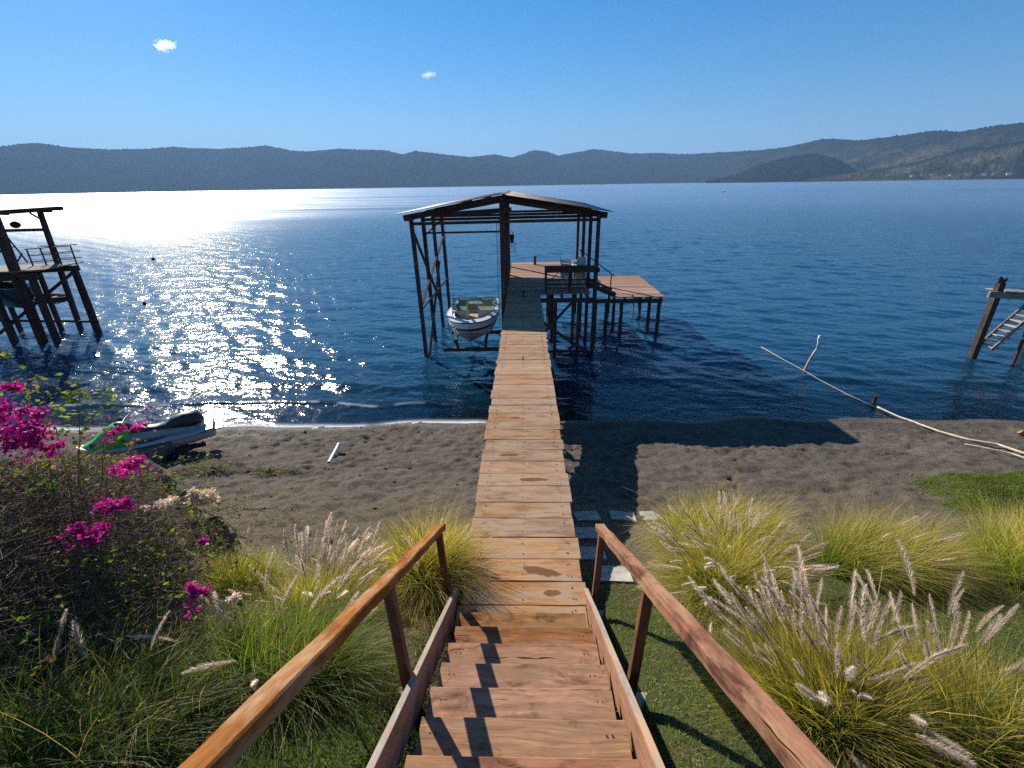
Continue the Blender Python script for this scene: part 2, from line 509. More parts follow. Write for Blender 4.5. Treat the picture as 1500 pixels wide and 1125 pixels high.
def mat_ground():
    t = NT('beach_and_lawn_ground')
    pos = t.n('NewGeometry').outputs['Position']
    aw = t.n('Attribute', attribute_name='lawn').outputs['Fac']
    ad = t.n('Attribute', attribute_name='dry').outputs['Fac']
    az = t.n('SeparateXYZ'); t.l(pos, az.inputs[0])
    n1 = t.noise(pos, 0.9, 5, 0.6); n2 = t.noise(pos, 7, 6, 0.65); n3 = t.noise(pos, 60, 4, 0.7); n4 = t.noise(pos, 260, 2, 0.6)
    sand = t.ramp(t.math('ADD', t.math('MULTIPLY', n1, 0.45), t.math('MULTIPLY', n2, 0.55)),
                  [(0.32, (0.062, 0.051, 0.041)), (0.5, (0.118, 0.097, 0.076)), (0.7, (0.195, 0.162, 0.128))])
    sand = t.mix(t.ramp(n3, [(0.55, 0), (0.75, 1)]), sand, (0.045, 0.038, 0.032))
    sand = t.mix(t.ramp(n4, [(0.62, 0), (0.72, 0.7)]), sand, (0.22, 0.19, 0.155))
    # straw litter
    st = t.n('TexWave'); st.inputs['Scale'].default_value = 14; st.inputs['Distortion'].default_value = 18; st.inputs['Detail'].default_value = 4; st.inputs['Detail Scale'].default_value = 2.5
    t.l(pos, st.inputs['Vector'])
    dry = t.ramp(t.math('ADD', t.math('MULTIPLY', st.outputs['Fac'], 0.5), t.math('MULTIPLY', n3, 0.5)), [(0.3, (0.07, 0.053, 0.034)), (0.55, (0.155, 0.122, 0.075)), (0.75, (0.27, 0.215, 0.13))])
    c = t.mix(t.math('MULTIPLY', ad, t.ramp(n2, [(0.3, 0.35), (0.6, 1)])), sand, dry)
    gr = t.ramp(n3, [(0.3, (0.035, 0.042, 0.015)), (0.6, (0.085, 0.105, 0.033)), (0.8, (0.17, 0.16, 0.065))])
    c = t.mix(t.math('MULTIPLY', aw, t.ramp(n2, [(0.22, 0.5), (0.42, 1)])), c, gr)
    # wet band where the waves reach
    wet = t.math('SUBTRACT', 1.0, t.math('MULTIPLY', t.math('SUBTRACT', t.math('ADD', az.outputs['Z'], t.math('MULTIPLY', t.math('SUBTRACT', n1, 0.5), 0.12)), 0.04), 9.0, clamp=True))
    c = t.mix(wet, c, t.mix(t.ramp(az.outputs['Z'], [(0.0, 0.25), (0.02, 0.55)]), c, (0.018, 0.014, 0.012)))
    r = t.math('SUBTRACT', 0.95, t.math('MULTIPLY', wet, 0.6))
    h = t.math('ADD', t.math('MULTIPLY', n2, 1.0), t.math('ADD', t.math('MULTIPLY', t.noise(pos, 24, 5, 0.7), 0.9), t.math('ADD', t.math('MULTIPLY', n3, 0.5), t.math('MULTIPLY', n4, 0.12))))
    nb = t.bump(h, 1.0, 0.06)
    return t.done(t.princ(c, r, 0.3, nb))


M['ground'] = mat_ground()


def mat_water():
    t = NT('lake_water')
    pos = t.n('NewGeometry').outputs['Position']
    sh = t.n('Attribute', attribute_name='shallow').outputs['Fac']
    calm = t.n('Attribute', attribute_name='calm').outputs['Fac']
    streak = t.noise(t.mapping(pos, (0.005, 0.045, 1)), 1.0, 5, 0.62)
    far = t.n('Attribute', attribute_name='far').outputs['Fac']
    amp = t.mix(far, (1, 1, 1), t.ramp(streak, [(0.36, 0.35), (0.48, 0.9), (0.62, 1.2)]))
    foam = t.n('Attribute', attribute_name='foam').outputs['Fac']
    a = t.noise(t.mapping(pos, (1.0, 1.6, 1.0)), 1.7, 1, 0.5)
    b = t.noise(t.mapping(pos, (1.0, 1.4, 1.0), (3, 7, 0)), 7.5, 1.5, 0.5)
    w = t.noise(t.mapping(pos, (0.16, 0.3, 0.2)), 1.0, 2, 0.5)
    h = t.math('ADD', t.math('MULTIPLY', a, 0.060), t.math('ADD', t.math('MULTIPLY', b, 0.019), t.math('MULTIPLY', w, 0.2)))
    h = t.math('MULTIPLY', h, amp)
    h = t.math('MULTIPLY', h, t.math('SUBTRACT', 1.0, t.math('MULTIPLY', calm, 0.45)))
    nb = t.bump(h, 1.0, 1.0)
    body = t.n('BsdfDiffuse'); body.inputs['Color'].default_value = (0.007, 0.058, 0.118, 1)
    tr = t.n('BsdfTransparent'); tr.inputs['Color'].default_value = (0.88, 0.89, 0.84, 1)
    m0 = t.n('MixShader'); t.l(sh, m0.inputs[0]); t.l(body.outputs[0], m0.inputs[1]); t.l(tr.outputs[0], m0.inputs[2])
    gl = t.n('BsdfGlossy'); gl.distribution = 'GGX'
    t.l(t.math('ADD', 0.10, t.math('MULTIPLY', far, t.math('MULTIPLY', amp, 0.175))), gl.inputs['Roughness'])
    gl.inputs['Color'].default_value = (1, 1, 1, 1)
    t.l(nb, gl.inputs['Normal'])
    fr = t.n('Fresnel'); fr.inputs[0].default_value = 1.333; t.l(nb, fr.inputs['Normal'])
    ms = t.n('MixShader'); t.l(fr.outputs[0], ms.inputs[0]); t.l(m0.outputs[0], ms.inputs[1]); t.l(gl.outputs[0], ms.inputs[2])
    fo = t.n('BsdfDiffuse'); fo.inputs['Color'].default_value = (0.75, 0.77, 0.78, 1)
    fm = t.math('MULTIPLY', foam, t.ramp(t.noise(pos, 22.0, 4, 0.7), [(0.34, 0), (0.5, 1)]))
    mf = t.n('MixShader'); t.l(fm, mf.inputs[0]); t.l(ms.outputs[0], mf.inputs[1]); t.l(fo.outputs[0], mf.inputs[2])
    return t.done(mf.outputs[0])


M['water'] = mat_water()


def mat_hills():
    t = NT('forested_hillside')
    pos = t.n('NewGeometry').outputs['Position']
    ap = t.n('Attribute', attribute_name='bare').outputs['Fac']
    n1 = t.noise(pos, 0.004, 6, 0.6); n2 = t.noise(pos, 0.03, 6, 0.7)
    c = t.ramp(n2, [(0.3, (0.006, 0.009, 0.006)), (0.55, (0.012, 0.016, 0.009)), (0.75, (0.023, 0.025, 0.014))])
    d = t.ramp(n2, [(0.3, (0.05, 0.045, 0.024)), (0.7, (0.13, 0.108, 0.066))])
    c = t.mix(t.math('MULTIPLY', ap, t.ramp(n1, [(0.4, 0), (0.6, 1)])), c, d)
    return t.done(t.princ(c, 1.0, 0.0, t.bump(n2, 0.4, 8.0)))


M['hills'] = mat_hills()


# ------------------------------------------------------------------ terrain
def shore_y(x):
    return 14.75 + 0.35 * np.sin(np.asarray(x) * 0.13 + 0.6) + 0.25 * (vnoise(np.asarray(x) * 0.5, np.asarray(x) * 0 + 3.3, 5) - 0.5) * 2


def ground_base(x, y):
    x = np.asarray(x, float); y = np.asarray(y, float)
    sy = shore_y(x)
    up = np.where(y < 4.4, 2.80 + (4.4 - y) * 0.60, 0)
    u = np.clip((sy - y) / (sy - 4.4), 0, 1)
    mid = 2.80 * (0.60 * u + 0.40 * u ** 2)
    z = np.where(y < 4.4, up, mid)
    back = 2.80 + 5.4 * 0.60 + (-1.0 - y) * 0.25
    z = np.where(y < -1.0, back, z)
    z = z - 0.34 * (1 - smooth(0.72, 1.15, np.abs(x))) * (1 - smooth(4.3, 5.2, y))
    dep = y - sy
    bed = -(0.14 * dep + 0.012 * dep ** 2)
    z = np.where(dep > 0, np.maximum(bed, -9.0), z)
    return z


def lawn_w(x, y):
    n = fbm(np.asarray(x) * 1.1, np.asarray(y) * 1.1, 31, 4) - 0.5
    edge_r = 5.35 + n * 2.0 + smooth(6.2, 7.6, x) * 0.0
    right = smooth(0.5, 0.9, x) * (1 - smooth(edge_r - 0.5, edge_r + 0.3, y))
    n2 = fbm(np.asarray(x) * 2.7, np.asarray(y) * 2.7, 37, 4) - 0.5
    mound = smooth(8.5, 9.5, x + n * 2.4 + n2 * 1.2) * smooth(6.9, 7.9, y + n + n2) * (1 - smooth(9.4, 10.0, y + n * 1.3 + n2 * .8 - np.clip(x - 10.3, 0, 3) * -0.05))
    left = smooth(0.5, 0.9, -x) * (1 - smooth(2.9, 3.6, y + n * 1.4))
    return np.clip(np.maximum(np.maximum(right, mound), left), 0, 1)


def dry_w(x, y):
    n = fbm(np.asarray(x) * 0.8, np.asarray(y) * 0.8, 77, 4) - 0.5
    a = 1 - smooth(7.2, 9.6, y + n * 4 - smooth(2, 8, x) * 0.4)
    b = smooth(0.0, 0.4, n) * 0.4 * (1 - smooth(10, 12.5, y))
    return np.clip(np.maximum(a, b), 0, 1)


def ground_z(x, y, fine=True):
    x = np.asarray(x, float); y = np.asarray(y, float)
    z = ground_base(x, y)
    land = smooth(-0.2, 1.4, shore_y(x) - y)
    z = z + land * (fbm(x * 0.35, y * 0.35, 3, 3) - 0.5) * 0.28 * smooth(1.3, 2.5, np.abs(x))
    # grassy bank on the right
    n = fbm(x * 1.1, y * 1.1, 31, 4) - 0.5
    z = z + 0.30 * smooth(9.0, 9.7, x + n * 1.0) * smooth(7.8, 9.0, y) * (1 - smooth(9.35, 9.9, y + n * 0.6))
    if fine:
        d = 1 - lawn_w(x, y) * 0.8
        foot = (fbm(x * 3.4, y * 3.4, 9, 3) - 0.5) * 0.15 + (np.minimum(vnoise(x * 4.2, y * 4.2, 22), .55) - 0.5) * 0.09 + (vnoise(x * 7.5, y * 7.5, 21) - 0.5) * 0.06
        pave = smooth(.7, .85, x) * (1 - smooth(1.9, 2.2, x)) * (1 - smooth(7.9, 8.4, y))
        d = d * (1 - pave)
        z = z + land * d * foot * smooth(4.5, 7.0, y)
        z = z + land * (1 - pave) * (fbm(x * 5, y * 5, 41, 3) - 0.5) * 0.05 * (1 - smooth(4.5, 7.0, y))
        z = z + 0.07 * np.exp(-((y - (shore_y(x) - 0.55)) / 0.3) ** 2) * (0.5 + fbm(x * 0.7, y * 0.2, 8, 3))
    return z


def gz(x, y):
    return float(ground_z(np.array([x]), np.array([y]))[0])


def gh(px, py):
    d = ray(px, py)
    t = np.linspace(1.5, 60, 6000)
    P = CAM + d * t[:, None]
    i = np.argmax(P[:, 2] < ground_z(P[:, 0], P[:, 1]))
    return P[i]


xs = np.concatenate([[-9000, -4000, -1500, -600, -250, -120, -80], np.arange(-60, -18, 1.0), np.arange(-18, 18, 0.085), np.arange(18, 60, 1.0), [60, 80, 120, 250, 600, 1500, 4000, 9000]])
ys = np.concatenate([[-9000, -4000, -1500, -600, -200, -80, -40, -20, -12, -8], np.arange(-5, 0, 0.4), np.arange(0, 17, 0.07), np.arange(17, 45, 0.6), [46, 60, 90, 150, 300, 900, 3000, 9000]])
GX, GY = np.meshgrid(xs, ys)
GZ = ground_z(GX, GY)
pf = random.Random(12)
for k in range(16):                       # trails of footprints pressed into the sand
    fx, fy = pf.uniform(-9, 11), pf.uniform(9.2, 13.6)
    fa = pf.uniform(-.5, .5) + (0 if pf.random() < .7 else 1.4)
    for q in range(9):
        sx_ = .09 if q % 2 else -.09
        cx_ = fx + q * .55 * math.cos(fa) - sx_ * math.sin(fa); cy_ = fy + q * .55 * math.sin(fa) + sx_ * math.cos(fa)
        u = (GX - cx_) * math.cos(fa) + (GY - cy_) * math.sin(fa); v = -(GX - cx_) * math.sin(fa) + (GY - cy_) * math.cos(fa)
        e = (u / .17) ** 2 + (v / .085) ** 2
        GZ = GZ - .05 * np.exp(-e ** 2) + .022 * np.exp(-((np.sqrt(e) - 1.5) / .35) ** 2)
GZ = np.where(GY < -20, 12.0 + np.clip(-GY - 20, 0, 400) * 0.02, GZ)
nx, ny = len(xs), len(ys)
idx = np.arange(nx * ny).reshape(ny, nx)
Q = np.stack([idx[:-1, :-1], idx[:-1, 1:], idx[1:, 1:], idx[1:, :-1]], -1).reshape(-1, 4)
me = np_mesh('ground', np.stack([GX, GY, GZ], -1).reshape(-1, 3), Q, M['ground'], True)
set_attr(me, 'lawn', lawn_w(GX, GY))
set_attr(me, 'dry', dry_w(GX, GY))
ground = tag(link('ground', me), kind='structure')

# ------------------------------------------------------------------ lake
ang = np.concatenate([np.radians(np.linspace(-100, -58, 40, endpoint=False)), np.radians(np.linspace(-58, 58, 620, endpoint=False)), np.radians(np.linspace(58, 100, 41))])
rad = np.concatenate([11.0 * (260.0 / 11.0) ** (np.arange(640) / 640.0), 260.0 * (8800.0 / 260.0) ** (np.arange(61) / 60.0)])
A, Rr = np.meshgrid(ang, rad)
WX = np.sin(A) * Rr; WY = np.cos(A) * Rr
WZ = np.zeros_like(WX)
wr = np.random.default_rng(5)
dist_fade = 1 - smooth(60, 230, Rr)
dep = WY - shore_y(WX)
shoal = 0.18 + 0.82 * smooth(0.0, 6.0, dep)
for k in range(46):
    lam = 0.32 * (4.0 / 0.32) ** (wr.random() ** 1.3)
    th = math.radians(wr.normal(205, 30))          # travelling towards the beach, a bit across
    kx, ky = math.sin(th) * 2 * PI / lam, math.cos(th) * 2 * PI / lam
    amp = 0.0040 * lam ** 0.75
    fd = 1 - smooth(lam * 22, lam * 75, Rr)
    ph = wr.random() * 2 * PI
    q = np.sin(kx * WX + ky * WY + ph)
    gust = 0.6 + 0.8 * vnoise(WX * 0.09 + k, WY * 0.13, k)
    WZ += amp * gust * (q + 0.25 * np.cos(2 * (kx * WX + ky * WY + ph))) * fd * shoal
# the little breaker in front of the beach
br = shore_y(WX) + 1.75 + 0.5 * (vnoise(WX * 0.22, WX * 0, 15) - 0.5) + 0.25 * (vnoise(WX * 0.9, WX * 0, 19) - 0.5)
dd = WY - br
ridge = np.where(dd < 0, np.exp(-(dd / 0.10) ** 2), np.exp(-(dd / 0.42) ** 2))
ridge_amp = 0.055 * (0.35 + 0.65 * smooth(-1, -6, WX)) * smooth(0.28, 0.55, vnoise(WX * 0.35, WX * 0, 33) + 0.25 * smooth(0, -6, WX))
WZ += ridge * ridge_amp
dd2 = WY - br - 1.5 - 0.6 * vnoise(WX * 0.4, WX * 0, 55)
WZ += 0.05 * np.exp(-(dd2 / 0.3) ** 2) * (0.4 + vnoise(WX * 0.3, WX * 0, 44))
nr, na = WX.shape
idx = np.arange(nr * na).reshape(nr, na)
Q = np.stack([idx[:-1, :-1], idx[:-1, 1:], idx[1:, 1:], idx[1:, :-1]], -1).reshape(-1, 4)[:, ::-1]
me = np_mesh('lake_water', np.stack([WX, WY, WZ], -1).reshape(-1, 3), Q, M['water'], True)
depth = np.clip(-ground_base(WX, WY), 0, 10)
set_attr(me, 'shallow', np.exp(-depth * 0.85) * 0.97)
set_attr(me, 'calm', 1 - smooth(0.0, 5.0, dep))
set_attr(me, 'far', smooth(35, 260, Rr))
edge = np.exp(-((dep - 0.02) / 0.17) ** 2) * smooth(0.15, 0.5, vnoise(WX * 1.3, WX * 0, 71) + 0.25 * smooth(1, -5, WX) - 1.2 * smooth(-1, 1.5, WX))
crest = 0.6 * np.exp(-((dd - 0.05) / 0.08) ** 2) * smooth(-2.0, -7.0, WX) * smooth(0.5, 0.8, vnoise(WX * 1.7, WX * 0, 72))
set_attr(me, 'foam', np.clip(np.maximum(edge, crest * .8), 0, 1))
water = tag(link('lake_water', me), kind='structure')
# make the water face up
if me.polygons[0].normal.z < 0: me.flip_normals()

# ------------------------------------------------------------------ far shore
SKYLINE = [(-900, 190), (-600, 214), (-300, 200), (-120, 220), (0, 215), (30, 211), (55, 209), (80, 213), (100, 216), (165, 219), (215, 218), (255, 215), (280, 217), (320, 218), (360, 216), (390, 213),
           (425, 220), (450, 222), (495, 218), (565, 220), (580, 224), (590, 226.5), (608, 221), (650, 226), (690, 230), (725, 226), (750, 231), (782, 220), (800, 221.5),
           (818, 228), (845, 223), (872, 218.5), (895, 221), (925, 225), (965, 224), (1000, 226), (1050, 223.5), (1110, 220), (1155, 215), (1200, 204.5), (1220, 203), (1255, 206),
           (1315, 199), (1370, 191), (1405, 193), (1430, 189), (1465, 183), (1490, 180.5), (1600, 172), (1800, 190), (2100, 160), (2600, 200)]


def az_el(px, py):
    d = ray(px, py)
    return math.atan2(d[0], d[1]), math.asin(d[2])


def make_hill(name, prof, n_az, n_r, D_of, r_shore, r_top, rough, fall=1.35, bare=0.0, seed=0, foot=0.0, jag=1.0):
    AE = [az_el(*p) for p in prof]
    azs = np.array([a for a, e in AE]); els = np.array([e for a, e in AE])
    a = np.linspace(azs[0], azs[-1], n_az)
    e = np.interp(a, azs, els)
    D = np.array([D_of(v) for v in a])
    H = np.maximum(np.tan(e) * D * r_top + 7.76, 0.5)
    u = np.linspace(0, 1, n_r)
    u = np.concatenate([u, 1 + np.array([0.12, 0.3, 0.6])])
    X = []; Z = []
    Aa, U = np.meshgrid(a, u)
    DD = D[None, :] * (r_shore + (r_top - r_shore) * U)
    gul = fbm(Aa * 16 + U * 1.2, U * 1.6 + 3, seed, 5) - 0.5
    gul2 = fbm(Aa * 60, U * 6, seed + 5, 4) - 0.5
    shape = np.where(U <= 1, np.clip(U, 0, 1) ** 0.9 + rough * gul * np.sin(np.clip(U, 0, 1) * PI) * 1.1 + rough * 0.45 * gul2 * np.sin(np.clip(U, 0, 1) * PI), 1 - (U - 1) * fall)
    ZZ = H[None, :] * shape
    trees = (vnoise(Aa * 900, U * 60, seed + 9) * 0.6 + vnoise(Aa * 420, U * 40, seed + 11) * 0.4 - 0.45) * 11 * jag * smooth(0.0, 0.08, U)
    lone = (vnoise(Aa * 700, U * 0, seed + 13) > 0.86) * 7.0 * jag * np.exp(-((U - 1) / 0.012) ** 2)
    ZZ = ZZ + trees + lone
    ZZ = np.where(U < 0.004, -3.0, np.maximum(ZZ, 0.6 + 0 * ZZ))
    ZZ = np.where(U > 1.5, -30, ZZ)
    PX = np.sin(Aa) * DD + CAM[0]; PY = np.cos(Aa) * DD
    nr, na = PX.shape
    idx = np.arange(nr * na).reshape(nr, na)
    Q = np.stack([idx[:-1, :-1], idx[1:, :-1], idx[1:, 1:], idx[:-1, 1:]], -1).reshape(-1, 4)[:, ::-1]
    me = np_mesh(name, np.stack([PX, PY, ZZ], -1).reshape(-1, 3), Q, M['hills'], True)
    if me.polygons[len(me.polygons) // 2].normal.z < 0: me.flip_normals()
    set_attr(me, 'bare', np.clip(bare * smooth(0.25, 0.75, (Aa - 0.0)) * (1 - smooth(0.55, 0.95, U)), 0, 1))
    return tag(link(name, me), kind='structure')


def D_main(az):
    return 4700 - 1700 * float(smooth(0.30, 0.85, az)) + 260 * math.sin(az * 9)


hills = make_hill('hills', SKYLINE, 1300, 60, D_main, 0.80, 1.0, 0.30, bare=1.0, seed=4, jag=0.65)
HEAD = [(1035, 264), (1060, 260.5), (1080, 255), (1100, 246), (1130, 235), (1165, 227.5), (1185, 225), (1200, 226), (1230, 234), (1248, 245), (1258, 252), (1270, 259), (1290, 263)]
headland = make_hill('headland', HEAD, 260, 30, lambda a: 2900, 0.90, 1.0, 0.35, fall=1.6, seed=20, jag=0.8)
SPUR = [(1180, 262), (1240, 254), (1290, 247), (1335, 240), (1370, 230), (1410, 219), (1450, 214), (1500, 206), (1600, 195), (1750, 205), (1900, 255)]
spur = make_hill('hills', SPUR, 340, 34, lambda a: 2700, 0.86, 1.0, 0.5, fall=1.0, bare=1.3, seed=29)

# houses on the far right shore
FH = ['tiny pale house highest up the far right hillside', 'widest white house on the far right shore, left of the bare slope', 'tiny pale house at the waterline below the highest far house', 'long white house among trees close to the right edge of the far shore', 'small pale house second from the right end of the far shore', 'rightmost tiny house on the far shore', 'smallest pale house right beside the widest far house', 'small pale house alone at the middle of the far right shore', 'low pale house between the widest house and the lone one']


def far_house(px, py, D, w, h, dpt, k):
    d = ray(px, py); s = D / math.hypot(d[0], d[1])
    p = CAM + d * s
    t = thing('far_house', FH[k], 'house', (p[0], p[1], p[2] - h), -math.atan2(d[0], d[1]) + 0.2 * (k % 3 - 1), 'houses along the far right shore')
    MB().box(-w / 2, w / 2, -dpt / 2, dpt / 2, -1.5, h).build('wall', M['house_wall'], t)
    V = [(-w / 2 - .4, -dpt / 2 - .4, h + .01), (w / 2 + .4, -dpt / 2 - .4, h + .01), (w / 2 + .4, dpt / 2 + .4, h + .01), (-w / 2 - .4, dpt / 2 + .4, h + .01), (-w / 2 - .4, 0, h + 2), (w / 2 + .4, 0, h + 2)]
    part('roof', V, [(0, 1, 5, 4), (2, 3, 4, 5), (0, 4, 3), (1, 2, 5), (3, 2, 1, 0)], M['house_roof'], t)


for k, (px, py, w, h) in enumerate([(1331, 247, 20, 7), (1364, 255.5, 24, 8), (1336, 257, 14, 6), (1441, 255, 26, 8), (1455, 254.5, 16, 7), (1478, 254, 22, 7), (1350, 256.5, 10, 6), (1416, 255.5, 14, 6), (1392, 256, 12, 5)]):
    far_house(px, py, 2250, w * 0.45, h * 0.5, 8, k)

# ------------------------------------------------------------------ haze over the lake
hz = NT('haze_air')
pv = hz.n('VolumePrincipled')
pv.inputs['Color'].default_value = (0.33, 0.60, 1.0, 1)
pv.inputs['Density'].default_value = 0.0001
pv.inputs['Anisotropy'].default_value = 0.1
try: pv.inputs['Density Attribute'].default_value = ''
except Exception: pass
hz.l(pv.outputs[0], hz.out.inputs['Volume'])
haze = MB().box(-19000, 19000, -19000, 19000, -40, 1150).build('haze', hz.m, None)
tag(haze, kind='stuff', label='thin blue haze over the lake', cat='haze')

# ------------------------------------------------------------------ pier
ZD = 3.02                                  # top of the pier deck
PW, DW, DT = M['pier_wood'], M['deck_wood'], M['dark_timber']
pier = thing('pier', 'long narrow wooden plank pier running from the foot of the stairs out over the lake', 'pier', (0, 4.2, 0))


def plank(parent, mat, x0, x1, y0, y1, z, th=0.045, jit=0.005, seg=7, name='plank', dz=0.006):
    gap = random.choice((random.uniform(0.004, 0.010), random.uniform(0.006, 0.020)))
    zz = z - th / 2 + random.uniform(-dz, dz)
    tilt = random.uniform(-dz, dz)
    return beam(name, (x0 + random.uniform(-.028, .018), (y0 + y1) / 2, zz), (x1 + random.uniform(-.018, .028), (y0 + y1) / 2, zz + tilt), (y1 - y0) - gap, th, mat, parent, seg=seg, jit=jit, ch=0.005)


edges = [3.92, 4.27, 4.65, 5.05, 5.48, 5.91, 6.30, 6.75, 7.14, 7.54, 7.96, 8.35, 8.78, 9.16, 9.58, 9.97, 10.35, 10.81, 11.20, 11.57, 11.87, 12.16, 12.47, 12.77, 13.05, 13.33]
y = 13.33
while y < 21.5:
    y += random.uniform(0.25, 0.36); edges.append(y)
for a, b in zip(edges[:-1], edges[1:]):
    if abs(a - 13.05) < .01:           # one board is pieced together from two
        plank(pier, PW, -0.775, -0.02, a, b, ZD); plank(pier, PW, -0.01, 0.765, a, b, ZD)
        continue
    plank(pier, PW, -0.775, 0.765, a, b, ZD)
PIER_END = edges[-1]
nm = MB()
for a, b in zip(edges[:-1], edges[1:]):
    for x in (-0.62, -0.58, -0.01, 0.60, 0.63):
        if random.random() < .2: continue
        for q in (.25, .75):
            px_, py_ = x + random.uniform(-.02, .02), a + (b - a) * q + random.uniform(-.02, .02) - 4.2
            V, Fs = tube_arrays([(px_, py_, ZD - .01), (px_, py_, ZD + .009)], .0065, 6, True)
            nm.add(V, Fs)
nm.build('nail_heads', M['black_metal'], pier)['kind'] = 'stuff'
for x in (-0.60, 0.0, 0.60):
    beam('joist', (x, 4.35, ZD - 0.14), (x, PIER_END, ZD - 0.14), 0.09, 0.16, DT, pier)
for y in (5.2, 8.0, 11.0, 14.0, 17.0, 19.9):
    for s in (-1, 1):
        zb = min(gz(s * 0.62, y), -0.2) - 0.6 if y > 13.5 else gz(s * 0.62, y) - 0.4
        beam('pile', (s * 0.62, y, zb), (s * 0.62, y, ZD - 0.36), 0.15, 0.15, DT, pier, up=(0, 1, 0), jit=0.006, seg=3)
    beam('cross_beam', (-0.78, y, ZD - 0.29), (0.78, y, ZD - 0.29), 0.13, 0.13, DT, pier)
    if y > 10: beam('brace', (-0.58, y - 0.09, ZD - 0.4), (0.58, y - 0.09, max(gz(0.6, y), 0.1) + 0.15), 0.05, 0.11, DT, pier, up=(0, 1, 0))

# ------------------------------------------------------------------ stairs with handrails
stairs = thing('staircase', 'reddish brown wooden stairs with two sloping handrails going down to the pier', 'stairs', (0, 4.2, 2.7))
TW = M['tread_wood']
SL = 0.575
for i in range(9):
    Yn = 3.985 - 0.362 * i
    z = 3.225 + 0.2075 * i
    # two boards make one step: the wide front board and the strip behind it
    beam('tread', (-0.725 + random.uniform(-.01, .012), Yn - 0.205, z - 0.025), (0.725 + random.uniform(-.02, .01), Yn - 0.205, z - 0.025 + random.uniform(-.006, .004)), 0.41, 0.05, TW, stairs, seg=6, jit=0.004, ch=0.008)
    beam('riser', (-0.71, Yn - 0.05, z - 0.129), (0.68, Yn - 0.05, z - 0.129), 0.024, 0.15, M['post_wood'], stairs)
    for sx in (-0.64, -0.60, 0.58, 0.62):
        V, Fs = tube_arrays([(sx, Yn - 0.11, z - 0.004), (sx, Yn - 0.11, z + 0.003)], 0.006, 6, True)
        part('nail_head', [(v[0], v[1] - 4.2, v[2] - 2.7) for v in V], Fs, M['black_metal'], stairs)


def zstr(y): return 3.08 + (4.4 - y) * SL
def zrail(y): return 4.08 + (4.45 - y) * SL


for s, X in ((-1, -0.855), (1, 0.790)):
    beam('stringer', (X, 4.48, zstr(4.48) - 0.15), (X, 0.55, zstr(0.55) - 0.15), 0.05, 0.30, M['stringer_wood'], stairs, seg=12, jit=0.003)
    beam('cap_strip', (X, 4.485, zstr(4.485) + 0.034), (X, 0.55, zstr(0.55) + 0.034), 0.047, 0.018, M['cap_wood'], stairs, seg=12, jit=0.002, ch=0.003)
    XR = X + s * 0.125
    beam('handrail', (XR, 4.53, zrail(4.53) - 0.045), (XR, 0.35, zrail(0.35) - 0.045), 0.105, 0.085, M['rail_wood'] if s < 0 else M['worn_rail_wood'], stairs, seg=16, jit=0.006, ch=0.009)
    for yy in (4.36, 2.58, 0.85):
        p = beam('rail_post', (X + s * 0.075, yy, zstr(yy) - 0.38), (XR - s * 0.005, yy, zrail(yy) - 0.10), 0.075, 0.075, M['post_wood'], stairs, up=(0, 1, 0), jit=0.003, seg=3)
for (x, y) in ((-0.99, 2.62), (0.97, 2.62), (-0.99, 4.42), (0.97, 4.40)):
    f = thing('concrete_footing', 'small pale concrete footing at the foot of the %s %s handrail post' % ('left' if x < 0 else 'right', 'upper' if y < 3 else 'lower'), 'footing', (x, y, gz(x, y) - 0.1), 0, 'concrete footings of the handrail posts')
    part('block', [(sx * w, sy * w, zz) for zz, w in ((0, .085), (.14, .075)) for sx, sy in ((-1, -1), (1, -1), (1, 1), (-1, 1))], [(3, 2, 1, 0), (4, 5, 6, 7), (0, 1, 5, 4), (1, 2, 6, 5), (2, 3, 7, 6), (3, 0, 4, 7)], M['concrete'], f)

# ------------------------------------------------------------------ main deck under the shelter, and the lower platform
deck = thing('pier_deck', 'broad plank deck at the lake end of the pier, half in the shelter\'s shade', 'deck', (1.2, 26, 0))
y = PIER_END + 0.004
DECK_END = 31.6
while y < DECK_END:
    w = random.uniform(0.24, 0.34)
    if y < 21.95: plank(deck, DW, -0.78, 0.77, y, y + w, ZD, seg=4)
    else: plank(deck, DW, -0.78, 3.12, y, y + w, ZD, seg=6)
    y += w
for yy in (22.05, 24.6, 27.2, 29.6, 31.5):
    beam('cross_beam', (-0.85, yy, ZD - 0.31), (3.25, yy, ZD - 0.31), 0.12, 0.2 if yy < 23 else 0.16, DT, deck)
for xx in (-0.6, 0.6, 1.8, 3.0):
    beam('joist', (xx, 22.0 if xx > .7 else PIER_END, ZD - 0.14), (xx, 31.6, ZD - 0.14), 0.10, 0.17, DT, deck)
for xx in (-0.7, 1.5, 2.6):
    for yy in (22.1, 24.7, 27.3, 29.7):
        if xx == 2.6 and yy > 25: continue
        beam('pile', (xx, yy, -3.5), (xx, yy, ZD - 0.40), 0.15, 0.15, DT, deck, up=(0, 1, 0), seg=3, jit=0.006)
beam('brace', (2.25, 22.0, ZD - 0.42), (0.72, 20.9, 1.25), 0.10, 0.13, DT, deck, up=(0, 1, 0))
beam('brace', (0.70, 18.9, ZD - 0.45), (3.2, 22.1, 0.02), 0.10, 0.14, DT, deck, up=(0, 1, 0))
beam('tie_beam', (-0.72, 22.2, 0.12), (3.2, 22.2, 0.12), 0.09, 0.12, DT, deck)

